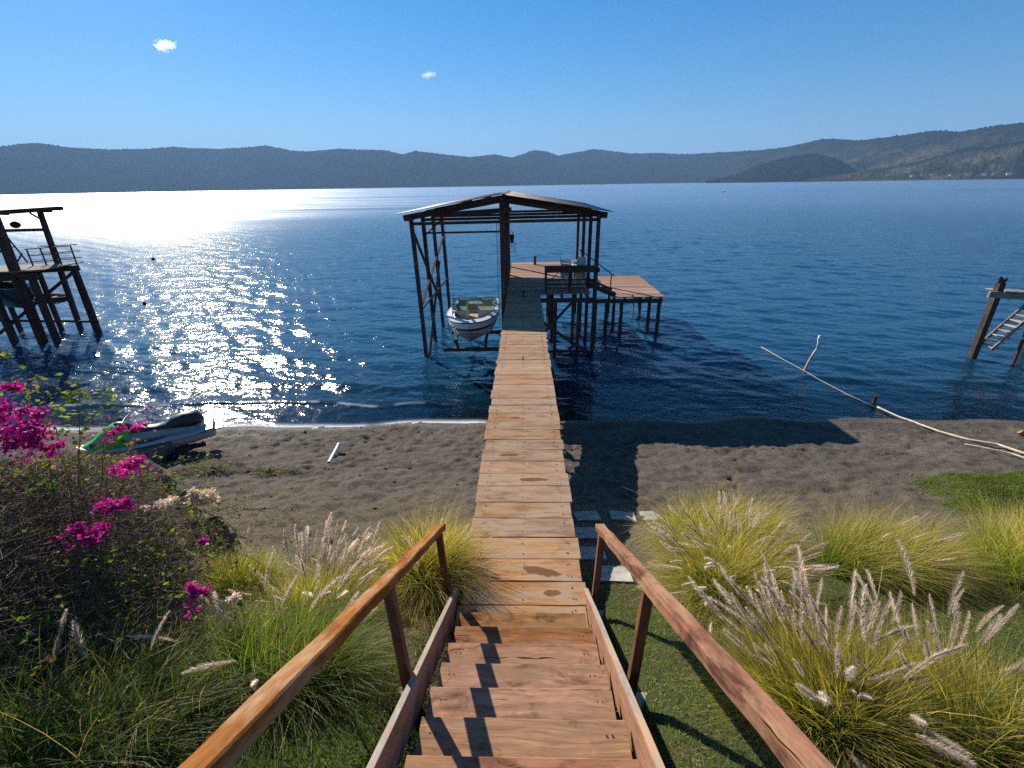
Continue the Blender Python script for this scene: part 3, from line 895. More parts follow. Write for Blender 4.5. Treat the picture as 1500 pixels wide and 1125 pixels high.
plat = thing('side_platform', 'lower sunlit plank platform on piles to the right of the main deck', 'deck', (6.2, 28.5, 0))
ZP = 2.10
y = 25.45
while y < 31.5:
    w = random.uniform(0.24, 0.32)
    plank(plat, DW, 4.85, 7.58, y, y + w, ZP, seg=5)
    y += w
PEND = y
beam('front_beam', (3.3, 25.50, ZP - 0.25), (7.5, 25.50, ZP - 0.25), 0.14, 0.21, DT, plat)
beam('side_beam', (7.46, 25.6, ZP - 0.12), (7.46, PEND, ZP - 0.12), 0.08, 0.15, DT, plat)
beam('back_beam', (4.9, PEND - 0.1, ZP - 0.25), (7.5, PEND - 0.1, ZP - 0.25), 0.12, 0.2, DT, plat)
for xx in (4.95, 5.5, 6.1, 6.7):
    beam('joist', (xx, 25.6, ZP - 0.12), (xx, PEND, ZP - 0.12), 0.07, 0.15, DT, plat)
for (xx, yy) in ((7.38, 25.5), (7.38, 27.6), (7.38, 29.7), (5.35, 25.5), (5.40, 27.9), (5.45, 30.2), (4.5, 25.5), (3.9, 25.5)):
    beam('pile', (xx, yy, -3.5), (xx + random.uniform(-.06, .06), yy, ZP - 0.36), 0.17, 0.17, DT, plat, up=(0, 1, 0), seg=3, jit=0.008)
beam('brace', (7.05, 29.7, ZP - 0.3), (7.42, 29.3, -0.6), 0.08, 0.11, DT, plat, up=(0, 1, 0))
beam('brace', (7.0, 29.9, -.4), (6.95, 29.9, ZP - .3), 0.08, 0.08, M['grey_timber'], plat, up=(0, 1, 0))
# a short flight down from the deck to the platform, with an iron handrail
for yy in (25.62, 26.9):
    beam('stair_stringer', (3.16, yy, ZD - 0.12), (4.98, yy, ZP + 0.04), 0.07, 0.26, DT, plat)
for k in range(4):
    beam('stair_tread', (3.42 + k * .38, 25.66, ZD - .20 - k * .19), (3.42 + k * .38, 26.86, ZD - .20 - k * .19), .32, .045, DW, plat)
for a_, b_ in (((3.25, 26.95, ZD), (3.25, 26.95, 4.25)), ((4.93, 27.0, ZP), (4.93, 27.0, 3.02))):
    beam('rail_post', a_, b_, 0.06, 0.06, M['black_metal'], plat, up=(0, 1, 0))
beam('handrail', (3.1, 26.96, 4.40), (5.1, 27.0, 2.93), 0.055, 0.055, M['black_metal'], plat)

# ------------------------------------------------------------------ boat shelter: posts, frames and roof
shel = thing('boat_shelter', 'open dark timber boat shelter with a low pitched roof over the end of the pier', 'shelter', (-0.75, 24, 0))
YS = [22.0, 24.6, 27.3, 30.2]
XL, XC, XR_ = -4.95, -0.93, 3.30
ZE = 6.42
for k, yy in enumerate(YS):
    beam('post', (XL + 0.18, yy, -3.0), (XL - 0.02, yy, ZE - 0.05), 0.17, 0.17, DT, shel, up=(0, 1, 0), seg=4, jit=0.010)
    beam('post', (XR_, yy, -3.0), (XR_ + 0.02, yy, ZE - 0.05), 0.16, 0.16, DT, shel, up=(0, 1, 0), seg=4, jit=0.008)
    beam('post', (XC, yy, -3.0), (XC, yy, 7.14), 0.23 if k == 0 else 0.19, 0.20, DT, shel, up=(0, 1, 0), seg=4, jit=0.008)
    # rafters and tie beam of this frame
    for xe in (-5.33, 3.70):
        beam('rafter', (XC, yy + 0.13, 7.17), (xe, yy + 0.13, 6.45), 0.09, 0.26 if k == 0 else 0.17, DT, shel, seg=3, jit=0.006)
    beam('tie_beam', (XL, yy - 0.13, 6.23), (XR_, yy - 0.13, 6.30), 0.08, 0.13, DT, shel, seg=3, jit=0.005)
beam('collar_beam', (-3.9, 21.72, 6.58), (-0.5, 21.72, 6.76), 0.08, 0.20, DT, shel)
beam('tie_beam', (XL, 24.8, 5.58), (XC, 24.8, 5.60), 0.07, 0.09, DT, shel)
for xx, z in ((XL - 0.02, 6.44), (XR_ + 0.02, 6.44), (XC, 7.22)):
    beam('purlin', (xx, 21.4, z), (xx, 31.4, z), 0.12, 0.14, DT, shel)
for xx in (-3.2, -2.0, 0.3, 1.7):
    z = 7.31 - abs(xx - XC) * 0.160
    beam('purlin', (xx, 21.4, z - 0.04), (xx, 31.4, z - 0.04), 0.06, 0.09, DT, shel)
# long diagonal braces on the left side
beam('brace', (XL + 0.03, 22.1, 5.8), (XL + 0.12, 27.2, 1.4), 0.07, 0.12, DT, shel, up=(1, 0, 0))
beam('brace', (XL + 0.12, 21.85, 2.55), (XL + 0.05, 29.9, 4.9), 0.08, 0.12, DT, shel, up=(1, 0, 0))
beam('brace', (XL + 0.28, 22.0, 0.0), (XL + 0.15, 27.4, 3.8), 0.07, 0.12, DT, shel, up=(1, 0, 0))
beam('brace', (XL + 0.0, 24.5, 5.45), (XL + 0.9, 24.5, 6.2), 0.06, 0.10, DT, shel, up=(0, 1, 0))
beam('side_rail', (XL + 0.10, 21.9, 2.35), (XL + 0.10, 30.2, 2.35), 0.06, 0.10, DT, shel)
# roof: corrugated sheets, each its own
def roof_sheet(side, y0, y1):
    n = 28
    xe = -5.42 if side < 0 else 3.78
    V = []
    for j in range(2):
        for i in range(n + 1):
            yy = y0 + (y1 - y0) * i / n
            w = 0.014 * math.sin(i / n * (y1 - y0) / 0.16 * 2 * PI)
            x = XC + 0.03 * side if j == 0 else xe + random.uniform(-.012, .012)
            z = (7.40 if j == 0 else 7.40 - abs(xe - XC) * 0.160) + w + random.uniform(-.004, .004)
            V.append((x + 0.75, yy - 24, z))
    m = len(V)
    V += [(a, b, c - 0.006) for a, b, c in V]
    Fs = []
    for i in range(n):
        a, b = i, n + 1 + i
        Fs.append((a, a + 1, b + 1, b)); Fs.append((m + b, m + b + 1, m + a + 1, m + a))
        Fs.append((b, b + 1, m + b + 1, m + b)); Fs.append((a + 1, a, m + a, m + a + 1))
    Fs += [(0, n + 1, m + n + 1, m), (n, m + n, m + 2 * n + 1, 2 * n + 1)]
    part('roof_sheet', V, Fs, M['roof_metal'], shel, True)


yy = 21.2
while yy < 31.3:
    for sd in (-1, 1): roof_sheet(sd, yy, min(yy + 0.99, 31.6))
    yy += 0.95
mb = MB(); mb.add(*loft([[(XC + .75 + dx, yq - 24, 7.42 + dz) for dx, dz in ((-.2, -.025), (0, .02), (.2, -.025), (.2, -.035), (0, .008), (-.2, -.035))] for yq in (21.15, 26, 31.65)]))
mb.build('ridge_cap', M['roof_metal'], shel)

# chain hoist hanging on the centre post
hoist = thing('chain_hoist', 'black chain hoist hanging on the centre post of the boat shelter', 'hoist', (-0.56, 23.2, 5.2))
mb = MB(); mb.tube([(-0.06, 0, .12), (0.10, 0, .12)], 0.11, 10); mb.build('drum', M['black_metal'], hoist)
mb = MB(); mb.tube([(0.02, 0, .62), (0.02, 0, .52), (0.08, 0, .46), (0.06, 0, .38), (-0.01, 0, .40)], 0.018, 6); mb.build('hook', M['black_metal'], hoist)
mb = MB(); mb.box(-.07, .13, -.07, .07, .2, .4); mb.build('housing', M['black_metal'], hoist)
for dx in (-.02, .09, .17):
    mb = MB(); mb.tube([(dx, 0.02, .1), (dx + .01, 0.02, -.28 - dx)], 0.011, 5); mb.build('chain', M['black_metal'], hoist)
cable = tag(MB().tube([(-1.10, 22.05, 6.4), (-1.11, 22.0, 4.4), (-1.13, 21.95, 3.1)], 0.008, 4).tube([(-1.20, 22.1, 6.4), (-1.22, 22.05, 3.0)], 0.006, 4).build('hoist_cable', M['rope'], None), 'thin lifting cable hanging beside the centre post of the shelter', 'cable')

# ------------------------------------------------------------------ things on the deck
tb = thing('work_table', 'dark timber table with cross braced legs on the right side of the deck', 'table', (2.2, 22.35, ZD), 0)
def L(a, b, w, h, n, up=(0, 0, 1)):
    o = Vector((2.2, 22.35, ZD)); beam(n, Vector(a) + o, Vector(b) + o, w, h, DT, tb, up)
for k in range(3): L((-1.22, -0.30 + k * 0.3, 1.16), (1.25, -0.30 + k * 0.3, 1.16), 0.292, 0.05, 'top_board')
L((-1.24, -0.47, 1.10), (1.27, -0.47, 1.10), 0.04, 0.20, 'apron'); L((-1.2, 0.47, 1.08), (1.24, 0.47, 1.08), 0.04, 0.16, 'apron')
for xx in (-1.16, -0.02, 1.16):
    for yy in (-0.40, 0.40): L((xx, yy, 0.01), (xx, yy, 1.12), 0.075, 0.075, 'leg', (0, 1, 0))
L((-1.16, -0.40, 0.66), (1.16, -0.40, 0.66), 0.05, 0.06, 'rail'); L((-1.16, -0.40, 0.28), (1.16, -0.40, 0.28), 0.05, 0.06, 'rail')
L((-1.1, -0.43, 0.55), (-0.55, -0.43, 1.04), 0.03, 0.05, 'brace', (0, 1, 0)); L((1.1, -0.43, 0.5), (0.5, -0.43, 1.04), 0.03, 0.05, 'brace', (0, 1, 0))
L((-1.16, 0.40, 0.3), (1.16, 0.40, 0.3), 0.05, 0.06, 'rail')


def plastic_chair(loc, rz, label, n=1):
    if True:
        t = thing('plastic_chair', label, 'chair', loc, rz, 'white plastic chairs on the deck')
        W = M['white_plastic']
        mb = MB(); mb.add(*loft([[(-.21, -.20, .42), (.21, -.20, .42), (.21, -.20, .445), (-.21, -.20, .445)], [(-.22, 0, .40), (.22, 0, .40), (.22, 0, .43), (-.22, 0, .43)], [(-.19, .21, .41), (.19, .21, .41), (.19, .21, .44), (-.19, .21, .44)]])); mb.build('seat', W, t)
        mb = MB(); mb.add(*loft([[(-.19, .20, .43), (.19, .20, .43), (.19, .225, .43), (-.19, .225, .43)], [(-.22, .25, .66), (.22, .25, .66), (.22, .275, .66), (-.22, .275, .66)], [(-.21, .31, .86), (.21, .31, .86), (.21, .33, .86), (-.21, .33, .86)], [(-.13, .325, .91), (.13, .325, .91), (.13, .345, .91), (-.13, .345, .91)]])); mb.build('backrest', W, t)
        for sx in (-1, 1):
            MB().tube([(sx * .22, -.22, 0), (sx * .20, -.19, .43)], [.022, .028], 6).build('leg', W, t)
            MB().tube([(sx * .22, .27, 0), (sx * .19, .20, .43)], [.022, .028], 6).build('leg', W, t)
            MB().tube([(sx * .24, -.20, .43), (sx * .26, -.19, .62), (sx * .26, 0, .65), (sx * .23, .25, .66)], .022, 6).build('armrest', W, t)
        return t


ORD = ['lowest', 'second lowest', 'third lowest', 'middle', 'third highest', 'second highest', 'topmost']
for (px, rz, nm, dx, dy) in ((833, 1.45, 'left stack, seen side on', -.02, .0), (849, PI + .05, 'right stack, its backs to the stairs', 0, -.025)):
    q = aty(px, 400, 23.35)
    for k in range(7):
        plastic_chair((q[0] + dx * k, 23.35 + dy * k, ZD + .02 + 0.105 * k), rz, '%s white plastic chair of the %s' % (ORD[k], nm))
c2 = plastic_chair((3.5 - .55, 27.7, ZD + .02), -1.9, 'beige-lit plastic chair at the shelter\'s right posts')
bol = thing('mooring_post', 'short brown wooden mooring post standing at the far edge of the deck', 'bollard', (0.72, 30.9, ZD))
beam('post', (0.72, 30.9, ZD), (0.72, 30.9, ZD + 0.50), 0.17, 0.17, M['post_wood'], bol, up=(0, 1, 0))
beam('cap', (0.72, 30.9, ZD + 0.503), (0.72, 30.9, ZD + 0.54), 0.19, 0.19, M['post_wood'], bol, up=(0, 1, 0))
cl = thing('mooring_cleat', 'small black mooring bollard on the shaded planks of the pier', 'cleat', (-0.02, 21.5, ZD + 0.003))
MB().tube([(0, 0, 0), (0, 0, .03)], .07, 10).build('base', M['black_metal'], cl)
MB().tube([(0, 0, .03), (0, 0, .20), (0.0, 0.0, .27), (0, 0, .31)], [.042, .035, .055, .03], 10).build('stem', M['black_metal'], cl)
MB().tube([(-.08, 0, .2), (.08, 0, .2)], .016, 6).build('cross_bar', M['black_metal'], cl)

# ------------------------------------------------------------------ speedboat on the lift
def boat_sections(stations, fn):
    return [fn(*s) for s in stations]


boat = thing('speedboat', 'white open bow speedboat with dark stripe hanging under the shelter roof left of the pier', 'boat', (-2.08, 19.15, 1.92), 0)
# local: +y towards the stern, bow at y = -2.35; z up from the keel
def half_beam(t):       # t 0 bow .. 1 stern
    return 1.04 * (1 - (1 - min(t / 0.55, 1)) ** 2.3) ** 0.56 * (1 - 0.10 * max(0, t - 0.6) / 0.4)


def hull_sec(t, y, zs, ze, f0, f1):
    hb = half_beam(t)
    keel = 0.55 * max(0, 1 - t / 0.45) ** 2.2
    sheer = 1.02 + 0.16 * (1 - t) ** 2
    return hb, keel, sheer


N = 18
deep, mid, top, keelpts = [], [], [], []
secs = []
for i in range(N + 1):
    t = i / N
    t2 = t ** 1.35
    y = -2.35 + 4.7 * t2
    hb, keel, sh = hull_sec(t2, y, 0, 0, 0, 0)
    rake = 0.42 * (1 - t) ** 3
    yk = y + rake
    secs.append(dict(t=t2, y=y, yk=yk, hb=hb, keel=keel, sh=sh))


def strip(name, mat, fa, fb, smooth_=True, k=3):
    V = []; Fs = []
    for s in secs:
        a = fa(s); b = fb(s)
        row = []
        for side in (1, -1):
            for j in range(k + 1):
                q = j / k
                row.append((side * (a[0] + (b[0] - a[0]) * q), a[1] + (b[1] - a[1]) * q, a[2] + (b[2] - a[2]) * q))
        V += row
    m = 2 * (k + 1)
    for i in range(len(secs) - 1):
        for h in (0, k + 1):
            for j in range(k):
                a = i * m + h + j; f = (a, a + 1, a + m + 1, a + m)
                Fs.append(f if h == 0 else f[::-1])
    return part(name, V, Fs, mat, boat, smooth_)


chine = lambda s: (s['hb'] * 0.80, s['y'] + (s['yk'] - s['y']) * 0.72, s['keel'] + (0.30 + 0.12 * (1 - s['t'])) * (1 - s['keel']))
lowline = lambda s: (s['hb'] * 0.93, s['y'] + (s['yk'] - s['y']) * 0.35, s['sh'] - 0.42)
band0 = lambda s: (s['hb'] * 0.945, s['y'] + (s['yk'] - s['y']) * 0.3, s['sh'] - 0.35)
band1 = lambda s: (s['hb'] * 0.975, s['y'] + (s['yk'] - s['y']) * 0.15, s['sh'] - 0.25)
gun = lambda s: (s['hb'], s['y'], s['sh'])
keelf = lambda s: (0.0, s['yk'], s['keel'] * 0.92)
strip('hull_bottom', M['grey_gelcoat'], keelf, chine)
strip('hull_side', M['gelcoat'], chine, band0)
strip('dark_stripe', M['navy_gelcoat'], band0, band1)
strip('topside', M['gelcoat'], band1, gun)
# rub rail
for side in (1, -1):
    MB().tube([(side * (s['hb'] + 0.012), s['y'], s['sh'] - 0.01) for s in secs], 0.022, 5).build('rub_rail', M['black_vinyl'], boat, True)
# deck rim: from gunwale in to the cockpit edge
inner = lambda s: (max(s['hb'] - (0.20 + 0.55 * max(0, 0.14 - s['t']) / 0.14), 0.0), s['y'] + 0.02 + 0.20 * max(0, 0.25 - s['t']), s['sh'] + 0.045)
strip('deck_rim', M['gelcoat'], gun, inner, True, 2)
sec_in = [s for s in secs if s['t'] > 0.14]
V = []; Fs = []
for s in sec_in:
    hb = max(s['hb'] - 0.20, 0.0)
    V += [(hb, s['y'] + .02, s['sh'] + .045), (hb * 0.93, s['y'] + .02, s['sh'] - 0.42), (-hb * 0.93, s['y'] + .02, s['sh'] - 0.42), (-hb, s['y'] + .02, s['sh'] + .045)]
for i in range(len(sec_in) - 1):
    a = i * 4
    Fs += [(a + 1, a, a + 4, a + 5), (a + 2, a + 1, a + 5, a + 6), (a + 3, a + 2, a + 6, a + 7)]
Fs.append((3, 2, 1, 0))
part('cockpit_liner', V, Fs, M['tan_carpet'], boat)
# transom
s = secs[-1]
part('transom', [(0, s['yk'], s['keel']), (s['hb'] * .8, s['y'], .3), (s['hb'], s['y'], s['sh']), (-s['hb'], s['y'], s['sh']), (-s['hb'] * .8, s['y'], .3)], [(0, 1, 2, 3, 4)], M['gelcoat'], boat)
# bow seats (two curved cushions, centre cushion), consoles, windshield
for sd in (1, -1):
    V = []; Fs = []
    yy = np.linspace(-1.55, -0.35, 7)
    for yv in yy:
        t = (yv + 2.35) / 4.7; hb = half_beam(t) - 0.22
        ins = min(0.20, hb * .5)
        z = 1.02 + 0.16 * (1 - t) ** 2
        V += [(sd * hb, yv, z - .02), (sd * (hb - .07), yv, z + .01), (sd * (hb - .10), yv, z - .18), (sd * ins, yv, z - .20), (sd * ins, yv, z - .4)]
    for i in range(6):
        for j in range(4):
            a = i * 5 + j; f = (a, a + 1, a + 6, a + 5); Fs.append(f if sd < 0 else f[::-1])
    Fs += [tuple(range(5)), tuple(30 + j for j in range(5))][::1]
    part('bow_seat', V, Fs, M['beige_vinyl'], boat)
part('bow_cushion', *MB().box(-.20, .20, -1.35, -.98, .80, .92).__dict__.values(), M['beige_vinyl'], boat)
for sd in (1, -1):
    mb = MB(); mb.add([(sd * .22, -.30, .6), (sd * .86, -.30, .6), (sd * .86, -.30, 1.12), (sd * .22, -.30, 1.12), (sd * .22, .15, .6), (sd * .86, .15, .6), (sd * .88, .15, 1.22), (sd * .22, .15, 1.22)],
                      [(0, 1, 2, 3), (7, 6, 5, 4), (3, 2, 6, 7), (0, 3, 7, 4), (1, 5, 6, 2)]).build('console', M['beige_vinyl'], boat)
    V = [(sd * .24, -.22, 1.14), (sd * .86, -.12, 1.14), (sd * .88, .22, 1.58), (sd * .24, .10, 1.60)]
    part('windshield_pane', V, [(0, 1, 2, 3)], M['glass'], boat)
    V = [(sd * .87, -.11, 1.14), (sd * .96, .85, 1.14), (sd * .95, .95, 1.22), (sd * .89, .23, 1.58)]
    part('windshield_pane', V, [(0, 1, 2, 3)], M['glass'], boat)
    MB().tube([(sd * .23, -.22, 1.12), (sd * .23, .10, 1.61), (sd * .88, .225, 1.59), (sd * .865, -.115, 1.13), (sd * .23, -.22, 1.12)], .024, 5).tube([(sd * .88, .225, 1.59), (sd * .96, .96, 1.21)], .022, 5).build('windshield_frame', M['gelcoat'], boat)
part('windshield_pane', [(-.22, -.22, 1.13), (.22, -.22, 1.13), (.23, .09, 1.59), (-.23, .09, 1.59)], [(0, 1, 2, 3)], M['glass'], boat)
for sd in (1, -1):
    mb = MB(); mb.box(sd * .52 - .22, sd * .52 + .22, .55, 1.0, .6, .86); mb.box(sd * .52 - .22, sd * .52 + .22, .98, 1.08, .86, 1.32); mb.build('helm_seat', M['beige_vinyl'], boat)
MB().box(-.8, .8, 1.75, 2.25, .6, .95).build('stern_bench', M['beige_vinyl'], boat)
wh = MB()
wh.tube([(-.52 + .15 * math.cos(a), .28 + .06 * math.sin(a), 1.18 + .14 * math.sin(a)) for a in np.linspace(0, 2 * PI, 13)], .014, 5, False).tube([(-.52, .28, 1.18), (-.52, .1, 1.12)], .02, 5)
wh.build('steering_wheel', M['black_vinyl'], boat)
mb = MB(); mb.tube([(0, 2.36, .75), (0, 2.55, .85), (0, 2.66, .7), (0, 2.60, .0)], [.12, .18, .16, .07], 10); mb.build('outboard_engine', M['black_vinyl'], boat, True)
boat.scale = (1.1, 1.1, 1.1)
boat.location = (-2.30, 21.1, 1.32)
# lift cradle
lift = thing('boat_lift', 'dark lift cradle carrying the white speedboat above the water', 'boat lift', (-2.1, 19.2, 1.6))
LO = Vector((-2.1, 19.2, 0))
for yy in (18.1, 20.5):
    beam('cross_beam', (-3.25, yy, 1.66), (-0.95, yy, 1.66), 0.12, 0.14, DT, lift)
    for sx in (-1, 1):
        beam('bunk_post', (-2.1 + sx * .55, yy, 1.70), (-2.1 + sx * .62, yy, 2.10), 0.09, 0.09, DT, lift, up=(0, 1, 0))
for sx in (-1, 1):
    beam('bunk', (-2.1 + sx * .60, 17.6, 2.12), (-2.1 + sx * .60, 21.2, 2.12), 0.10, 0.07, DT, lift)
    for yy in (18.1, 20.5):
        beam('lift_cable', (-2.1 + sx * 1.14, yy, 1.7), (-2.1 + sx * 1.14, yy, 6.6), 0.012, 0.012, M['black_metal'], lift, up=(0, 1, 0))

lift.scale = (1.1, 1.1, 1.1)
lift.location = (-2.32, 21.15, 0.96)

# ------------------------------------------------------------------ neighbouring docks
NTM = M['neighbour_timber']
nd = thing('neighbour_dock', 'red brown raised boat dock with roof and railing at the left edge', 'dock', (-28, 26, 0))
for p0, p1, w in (((-27.3, 27.4, -3), (-26.95, 27.4, 6.85), .22), ((-25.3, 26.6, -3), (-25.38, 26.6, 3.9), .20), ((-26.35, 24.9, -3), (-26.3, 24.9, 3.7), .26), ((-27.35, 25.0, -3), (-27.1, 25.0, 6.7), .34),
                  ((-27.2, 24.9, -3), (-27.2, 24.9, 3.6), .30), ((-26.2, 27.3, -3), (-26.2, 27.3, 3.7), .18), ((-30.2, 25, -3), (-30.1, 25, 6.8), .3), ((-31, 27.4, -3), (-31, 27.4, 6.9), .2),
                  ((-28.4, 27.4, -3), (-28.4, 27.4, 3.7), .2), ((-28.9, 25, -3), (-28.9, 25, 3.6), .28)):
    beam('post', p0, p1, w, w, NTM, nd, up=(0, 1, 0), seg=3, jit=.012)
beam('deck_beam', (-34, 26.7, 3.40), (-25.25, 26.7, 3.78), .14, .30, NTM, nd, seg=3, jit=.01)
beam('deck_beam', (-34, 24.95, 3.35), (-26.0, 24.95, 3.62), .16, .34, NTM, nd, seg=3, jit=.01)
for k in range(22):
    xx = -33.6 + k * 0.37
    zz = 3.62 + (xx + 34) * 0.042
    beam('plank', (xx, 24.8, zz - .02), (xx, 27.6, zz + .02), .35, .05, M['grey_timber'], nd, seg=3, jit=.006)
beam('cross_beam', (-31.5, 27.38, 5.78), (-27.1, 27.38, 5.82), .1, .16, NTM, nd)
beam('low_beam', (-32, 26.65, .78), (-25.2, 26.65, .66), .10, .12, NTM, nd)
beam('brace', (-25.5, 26.6, 3.60), (-29.6, 25.0, .45), .12, .16, NTM, nd)
beam('brace', (-26.95, 27.4, 6.3), (-27.55, 27.4, 6.7), .08, .10, NTM, nd, up=(0, 1, 0))
beam('roof_beam', (-32, 27.4, 7.02), (-26.3, 27.4, 6.80), .12, .18, NTM, nd); beam('roof_beam', (-32, 25.0, 7.00), (-26.3, 25.0, 6.80), .12, .18, NTM, nd)
for k in range(6):
    x0 = -26.15 - k * 0.98
    V = [(x0 + 28, -1.7, 6.93), (x0 + 28, 2.0, 6.99), (x0 + 28 - 1.0, 2.0, 7.04), (x0 + 28 - 1.0, -1.7, 6.98)]
    V += [(a, b, c + .03) for a, b, c in V]
    part('roof_sheet', V, [(0, 1, 2, 3), (7, 6, 5, 4), (0, 4, 5, 1), (1, 5, 6, 2), (2, 6, 7, 3), (3, 7, 4, 0)], M['roof_metal'], nd)
beam('fascia', (-32, 24.25, 7.0), (-26.12, 24.25, 6.86), .05, .38, NTM, nd); beam('fascia', (-26.12, 24.25, 6.86), (-26.12, 28.0, 6.92), .05, .22, NTM, nd)
for z in (4.98, 4.62, 4.28):
    beam('railing_bar', (-28.0, 26.75, z - .14), (-25.3, 26.75, z), .05, .05, M['black_metal'], nd)
    beam('railing_bar', (-28.0, 27.5, z - .1), (-25.6, 27.5, z), .045, .045, M['black_metal'], nd)
for xx in (-25.32, -26.2, -27.1, -27.9):
    beam('railing_post', (xx, 26.75, 3.7), (xx, 26.75, 5.0 + (xx + 25.3) * .05), .06, .06, M['black_metal'], nd, up=(0, 1, 0))
st = thing('dock_ladder', 'dark iron ladder frame standing on the left neighbour\'s dock', 'ladder', (-28, 26.2, 3.7))
for a, b in (((-28.9, 26.0, 4.55), (-27.9, 26.0, 5.55)), ((-28.4, 26.0, 3.8), (-27.45, 26.0, 4.7)), ((-27.9, 26.0, 5.55), (-27.35, 26.0, 4.2)), ((-28.9, 26.0, 5.5), (-27.9, 26.0, 5.55)), ((-28.7, 26.0, 5.05), (-27.7, 26.0, 5.05)), ((-28.4, 26.0, 5.5), (-28.0, 26.0, 4.2))):
    beam('bar', a, b, .06, .06, M['black_metal'], st, up=(0, 1, 0))
bl = thing('hanging_buoy', 'round dark float on the crossbeam under the left dock\'s roof', 'buoy', (-28.55, 27.3, 5.93))
mb = MB(); mb.add(*loft([[(.24 * math.sin(p) * math.cos(a), .24 * math.sin(p) * math.sin(a), .18 - .19 * math.cos(p)) for a in np.linspace(0, 2 * PI, 13)[:-1]] for p in np.linspace(.12, PI - .12, 8)])); mb.build('float', M['rubber'], bl, True)
MB().tube([(0, 0, .36), (.05, 0, .42), (.1, 0, .36)], .015, 5).build('loop', M['rope'], bl)


def dark_boat(name, loc, rz, Lh, beamw, dep, label, mat):
    t = thing(name, label, 'boat', loc, rz)
    S1 = []
    n = 9
    for i in range(13):
        u = i / 12
        hb = beamw / 2 * (1 - (1 - min(u / .6, 1)) ** 2.2) ** .6 + .01
        kz = dep * .6 * max(0, 1 - u / .4) ** 2
        S1.append([(hb * math.sin(a), -Lh / 2 + Lh * u, kz + (dep - kz) * (1 - math.cos(a) ** 1.0 if False else (abs(math.sin(a)) ** 2.2))) for a in np.linspace(-PI / 2, PI / 2, n)])
    V, Fs = loft(S1, close=False, cap=(False, True))
    part('hull', V, Fs, mat, t, True)
    for sd in (0, n - 1):
        MB().tube([s_[sd] for s_ in S1], .03, 5).build('gunwale', M['grey_timber'], t)
    for u in (.45, .75):
        s_ = S1[int(u * 12)]
        beam_ = MB(); beam_.box(-abs(s_[0][0]) * .95, abs(s_[0][0]) * .95, s_[0][1] - .12, s_[0][1] + .12, dep * .72, dep * .72 + .04); beam_.build('thwart', M['grey_timber'], t)
    return t


dark_boat('hanging_boat', (-28.9, 25.9, 1.7), 1.25, 3.8, 1.6, 1.25, 'dark hulled boat hanging beneath the left neighbour\'s dock', M['navy_gelcoat'])
dark_boat('moored_boat', (-29.6, 28.4, 1.35), 1.45, 3.4, 1.2, .5, 'low dark boat slung behind the posts of the left dock', M['black_vinyl'])

rd = thing('stair_dock', 'grey wooden dock end with open stairs at the right edge', 'dock', (22, 21, 0))
GT = M['grey_timber']
beam('post', (20.82, 21.2, -2.5), (20.84, 21.2, 3.45), .26, .24, DT, rd, up=(0, 1, 0), seg=4, jit=.015)
beam('post', (24.4, 21.2, -2.5), (24.4, 21.2, 2.6), .24, .24, DT, rd, up=(0, 1, 0)); beam('post', (24.4, 22.4, -2.5), (24.4, 22.4, 2.6), .24, .24, DT, rd, up=(0, 1, 0))
beam('front_beam', (20.35, 21.05, 3.02), (25, 21.05, 2.66), .12, .26, M['grey_timber'], rd, seg=3, jit=.01)
beam('back_beam', (21.5, 21.95, 2.88), (25, 21.95, 2.66), .12, .24, DT, rd)
for k in range(2, 12):
    xx = 20.55 + k * .37; zz = 3.14 - k * .030
    beam('plank', (xx, 20.95, zz + .04), (xx, 22.1, zz - .03), .35, .05, GT, rd, seg=3, jit=.006)
V, Fs = [], []
mb = MB()
for k in range(9):
    a = k * 2 * PI / 9
    V, Fs = tube_arrays([(20.84 - 22, .2, 3.44), (20.84 - 22 + .09 * math.cos(a), .2 + .09 * math.sin(a), 3.55), (20.84 - 22 + .13 * math.cos(a), .2 + .13 * math.sin(a), 3.62 + .05 * (k % 3))], [.08, .07, .05], 5)
    mb.add(V, Fs)
mb.build('rope_binding', M['black_vinyl'], rd)
for dy in (20.55, 21.2):
    beam('stringer', (20.92, dy, .62), (22.3, dy, 2.55), .06, .15, GT, rd)
for k in range(9):
    beam('tread', (21.06 + k * .165, 20.50, .70 + k * .228), (21.06 + k * .165, 21.25, .72 + k * .228), .24, .045, M['bleached_wood'], rd)
beam('stair_post', (22.05, 20.5, -.8), (22.05, 20.5, 2.3), .10, .10, DT, rd, up=(0, 1, 0))

# ------------------------------------------------------------------ small things in and by the water
sk = thing('driftwood_stake', 'bent pale stake sticking up out of the water right of the pier', 'stake', (12.42, 19.75, 0))
MB().tube([(-.08, 0, -1.2), (-.02, 0, .05), (.10, 0, .55), (.30, .0, 1.08)], [.055, .055, .05, .05], 7).build('shaft', M['bleached_wood'], sk, True)
MB().tube([(.30, 0, 1.06), (.31, 0, 1.28), (.25, 0, 1.45), (.28, 0, 1.60)], [.062, .07, .055, .06], 7).build('wrapped_top', M['white_pipe'], sk, True)
sp = thing('mooring_stump', 'short dark stump in the shallows beside the rope', 'stake', (13.1, 16.35, 0))
MB().tube([(0, 0, -.8), (0.02, 0, .15), (.04, 0, .30)], [.06, .06, .07], 7).build('stem', DT, sp)
MB().tube([(-.07, 0, .22), (.05, 0, .25), (.13, .02, .31)], .018, 5).build('twig', DT, sp)
def lying(pts, r_, lift):
    pts = [np.array(p) for p in pts]; out = []
    for p, q in zip(pts[:-1], pts[1:]):
        for k in range(8):
            v = p + (q - p) * k / 8
            out.append((v[0], v[1], max(float(ground_z(np.array([v[0]]), np.array([v[1]]), False)[0]), 0.0) + r_ + lift))
    return out


